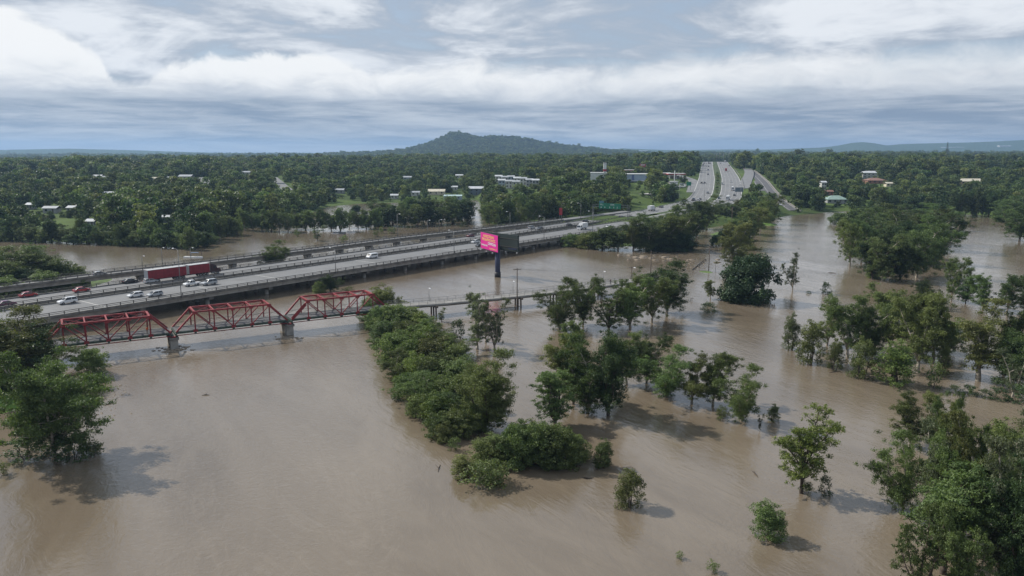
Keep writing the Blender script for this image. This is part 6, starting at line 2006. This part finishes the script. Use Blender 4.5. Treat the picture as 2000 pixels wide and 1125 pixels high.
# ---- grassy scraps, pontoon, debris, white water
def mound(name, px, py, rx, ry, h, m, label, kind='structure', rot=0.0, pos=None):
    x, y = pos or G(px, py)
    rg = np.random.RandomState(abs(int(px)))
    vs, fs = [(0, 0, h)], []
    n = 28
    ph = rg.uniform(0, 6.28, 3)
    for j in range(1, 6):
        k = j / 5
        for i in range(n):
            a = 6.283 * i / n
            w = 1 + 0.14 * math.sin(2 * a + ph[0]) + 0.09 * math.sin(3 * a + ph[1]) + 0.06 * math.sin(5 * a + ph[2])
            vs.append((math.cos(a) * rx * k * w, math.sin(a) * ry * k * w, h * (1 - k ** 1.6) - 0.35 * k ** 3))
    for i in range(n):
        fs.append((0, 1 + i, 1 + (i + 1) % n))
    for j in range(4):
        for i in range(n):
            fs.append((1 + j * n + i, 1 + (j + 1) * n + i, 1 + (j + 1) * n + (i + 1) % n, 1 + j * n + (i + 1) % n))
    o = obj(name, mesh(name, vs, fs, m, True), None, (x, y, 0), (0, 0, rot))
    return tag(o, kind=kind, label=label)


mound('grass_bank', -110, 790, 17, 13, 1.6, GRASS_BRIGHT, 'bright green grass bank at the left edge')
mound('grass_islet', 1379, 531, 3.2, 4.0, 0.25, GRASS, 'tiny grassy islet under the power pole')
mound('grass_islet', 1492, 438, 9, 10, 0.9, GRASS_BRIGHT, 'green grass point at the end of the service road row')
mound('grass_islet', 1412, 459, 8, 16, 0.7, GRASS, 'grassy patch beside the drowned driveway')
mound('grass_bank', 70, 560, 34, 20, 1.2, GRASS, 'river bank below the trees at the left end of the motorway', rot=0.9)
x, y = G(377, 503)
po = tag(empty('pontoon', (x, y, 0), -0.12), 'long white moored pontoon behind the ramp bridge', 'pontoon')
MB().box(-4.2, 4.2, -0.9, 0.9, -0.2, 0.45, 0.2, 0.1).build('hull', WHITEW, po)
for q in (-3.2, 3.4):
    MB().tube([(q, 1.1, -3), (q, 1.1, 3.2)], 0.14, 8).build('pile', TIMBER, po)
MB().box(-1.0, 2.6, -0.7, 0.7, 2.1, 2.25).build('canopy', mat('canopy_blue', (0.10, 0.16, 0.26)), po)
for q in (-0.8, 2.4):
    for w in (-0.6, 0.6):
        MB().box(q - 0.05, q + 0.05, w - 0.05, w + 0.05, 0.46, 2.1).build('canopy_post', STEEL, po)
for px, py, L, lab in ((402, 772, 0.7, 'small dark floating branch in mid river'), (1476, 926, 1.1, 'floating branch in the water left of the lone open tree'), (1645, 841, 0.9, 'floating stick below the right middle grove'), (858, 915, 1.3, 'floating weed mat left of the low bush island'), (1145, 934, 0.9, 'thin drifting twig below the low bush island'), (1625, 533, 1.6, 'drifting stick left of the tree island'), (212, 790, 0.8, 'dark stump in white water beside the large left tree'), (1630, 727, 1.3, 'drifting weed below the short bronze-green tree')):
    x, y = G(px, py); rg = np.random.RandomState(px)
    o = tag(empty('driftwood', (x, y, 0), rg.uniform(0, 3)), lab, 'driftwood')
    MB().tube([(-L, 0, 0.02), (0, 0.1, 0.10), (L, 0, 0.02)], [0.05, 0.09, 0.04], 6).build('branch', BARK_DARK, o)
    MB().tube([(0, 0.1, 0.08), (0.3 * L, 0.5 * L, 0.45)], [0.05, 0.02], 5).build('twig', BARK_DARK, o)

FOAM = mat('foam', (0.27, 0.225, 0.175), 0.8, noise=0.15, nscale=2.0)


def whitewater(px, py, spread_x, spread_y, n, size, ang, label, seed):
    x0, y0 = G(px, py); rg = np.random.RandomState(seed)
    mb = MB()
    for i in range(n):
        x = rg.normal() * spread_x; y = rg.normal() * spread_y
        a = ang + rg.normal() * 0.35; L = size * rg.uniform(0.3, 1.0); w = L * rg.uniform(0.03, 0.07)
        ca, sa = math.cos(a), math.sin(a)
        m = 5; vs = []
        for k in range(m + 1):
            t_ = k / m * 2 - 1
            ww = w * (1 - t_ * t_) + 0.01; bend = 0.25 * L * t_ * t_
            for q, zz in ((-1, 0.0), (0, 0.05 + 0.09 * size * (1 - t_ * t_)), (1, 0.0)):
                lx, ly = t_ * L * 0.5, q * ww * 0.5 + bend
                vs.append((x0 + x + lx * ca - ly * sa, y0 + y + lx * sa + ly * ca, zz + 0.004))
        fs = []
        for k in range(m):
            b = k * 3
            fs += [(b, b + 1, b + 4, b + 3), (b + 1, b + 2, b + 5, b + 4)]
        mb.add(vs, fs)
    tag(mb.build('whitewater', FOAM, None, True), kind='stuff', label=label)


whitewater(1288, 505, 15, 6, 26, 4.2, 0.1, 'white standing waves over the drowned road', 1)
whitewater(1338, 517, 5, 4, 30, 1.7, 0.2, 'broken water by the drowned guard rail', 2)
whitewater(208, 770, 1.6, 3.0, 46, 0.9, -0.8, 'white water swirling round the stump', 3)
whitewater(338, 683, 2.2, 1.5, 42, 1.4, 0.3, 'foam round the left truss pier', 4)
whitewater(561, 661, 1.8, 1.2, 20, 1.2, 0.3, 'foam round the right truss pier', 5)
whitewater(196, 812, 1.8, 2.0, 18, 0.8, -0.6, 'foam trailing from the large left tree', 6)

for s_ in np.arange(0, SERVICE.L, 12):
    q_ = SERVICE.at(s_); CLEAR.append((q_.x, q_.y, 9.0, 60.0))
for s_ in np.arange(0, STREET_A.L, 12):
    q_ = STREET_A.at(s_); CLEAR.append((q_.x, q_.y, 9.0, 50.0))
for s_ in np.arange(0, STREET_B.L, 12):
    q_ = STREET_B.at(s_); CLEAR.append((q_.x, q_.y, 9.0, 50.0))
for i in range(12):
    s_ = FARC.near(150, 630) + 22 + i * 24.0
    a_ = FARC.at(s_, 8.8); b_ = NEARC.at(NEARC.near(a_.x, a_.y), -9.0)
    c_ = (a_ + b_) / 2
    T(0, 0, 0, 9, 'shrub%d' % (i % 3), 'planted shrub in the motorway median, %s counted from the near end' % ORD[i], 'median shrubs', cat='shrub', pos=(c_.x, c_.y, c_.z), hgt=2.4 + (i % 3) * 0.7)
woodland()

# ------------------------------------------------------------------ haze: the air between the camera and the far hills
hz = bpy.data.materials.new('haze'); hz.use_nodes = True
t = NT(hz.node_tree)
v = t.n('ShaderNodeVolumePrincipled')
v.inputs['Color'].default_value = (0.42, 0.64, 0.95, 1)
v.inputs['Density'].default_value = 0.000085
v.inputs['Anisotropy'].default_value = 0.2
o = t.n('ShaderNodeOutputMaterial'); t.set(o.inputs['Volume'], v.outputs[0])
HB = 16500.0
tag(MB().box(-HB, HB, -800, HB, -6.0, 215.0).build('haze', hz), kind='stuff', label='thin blue haze over the whole valley')
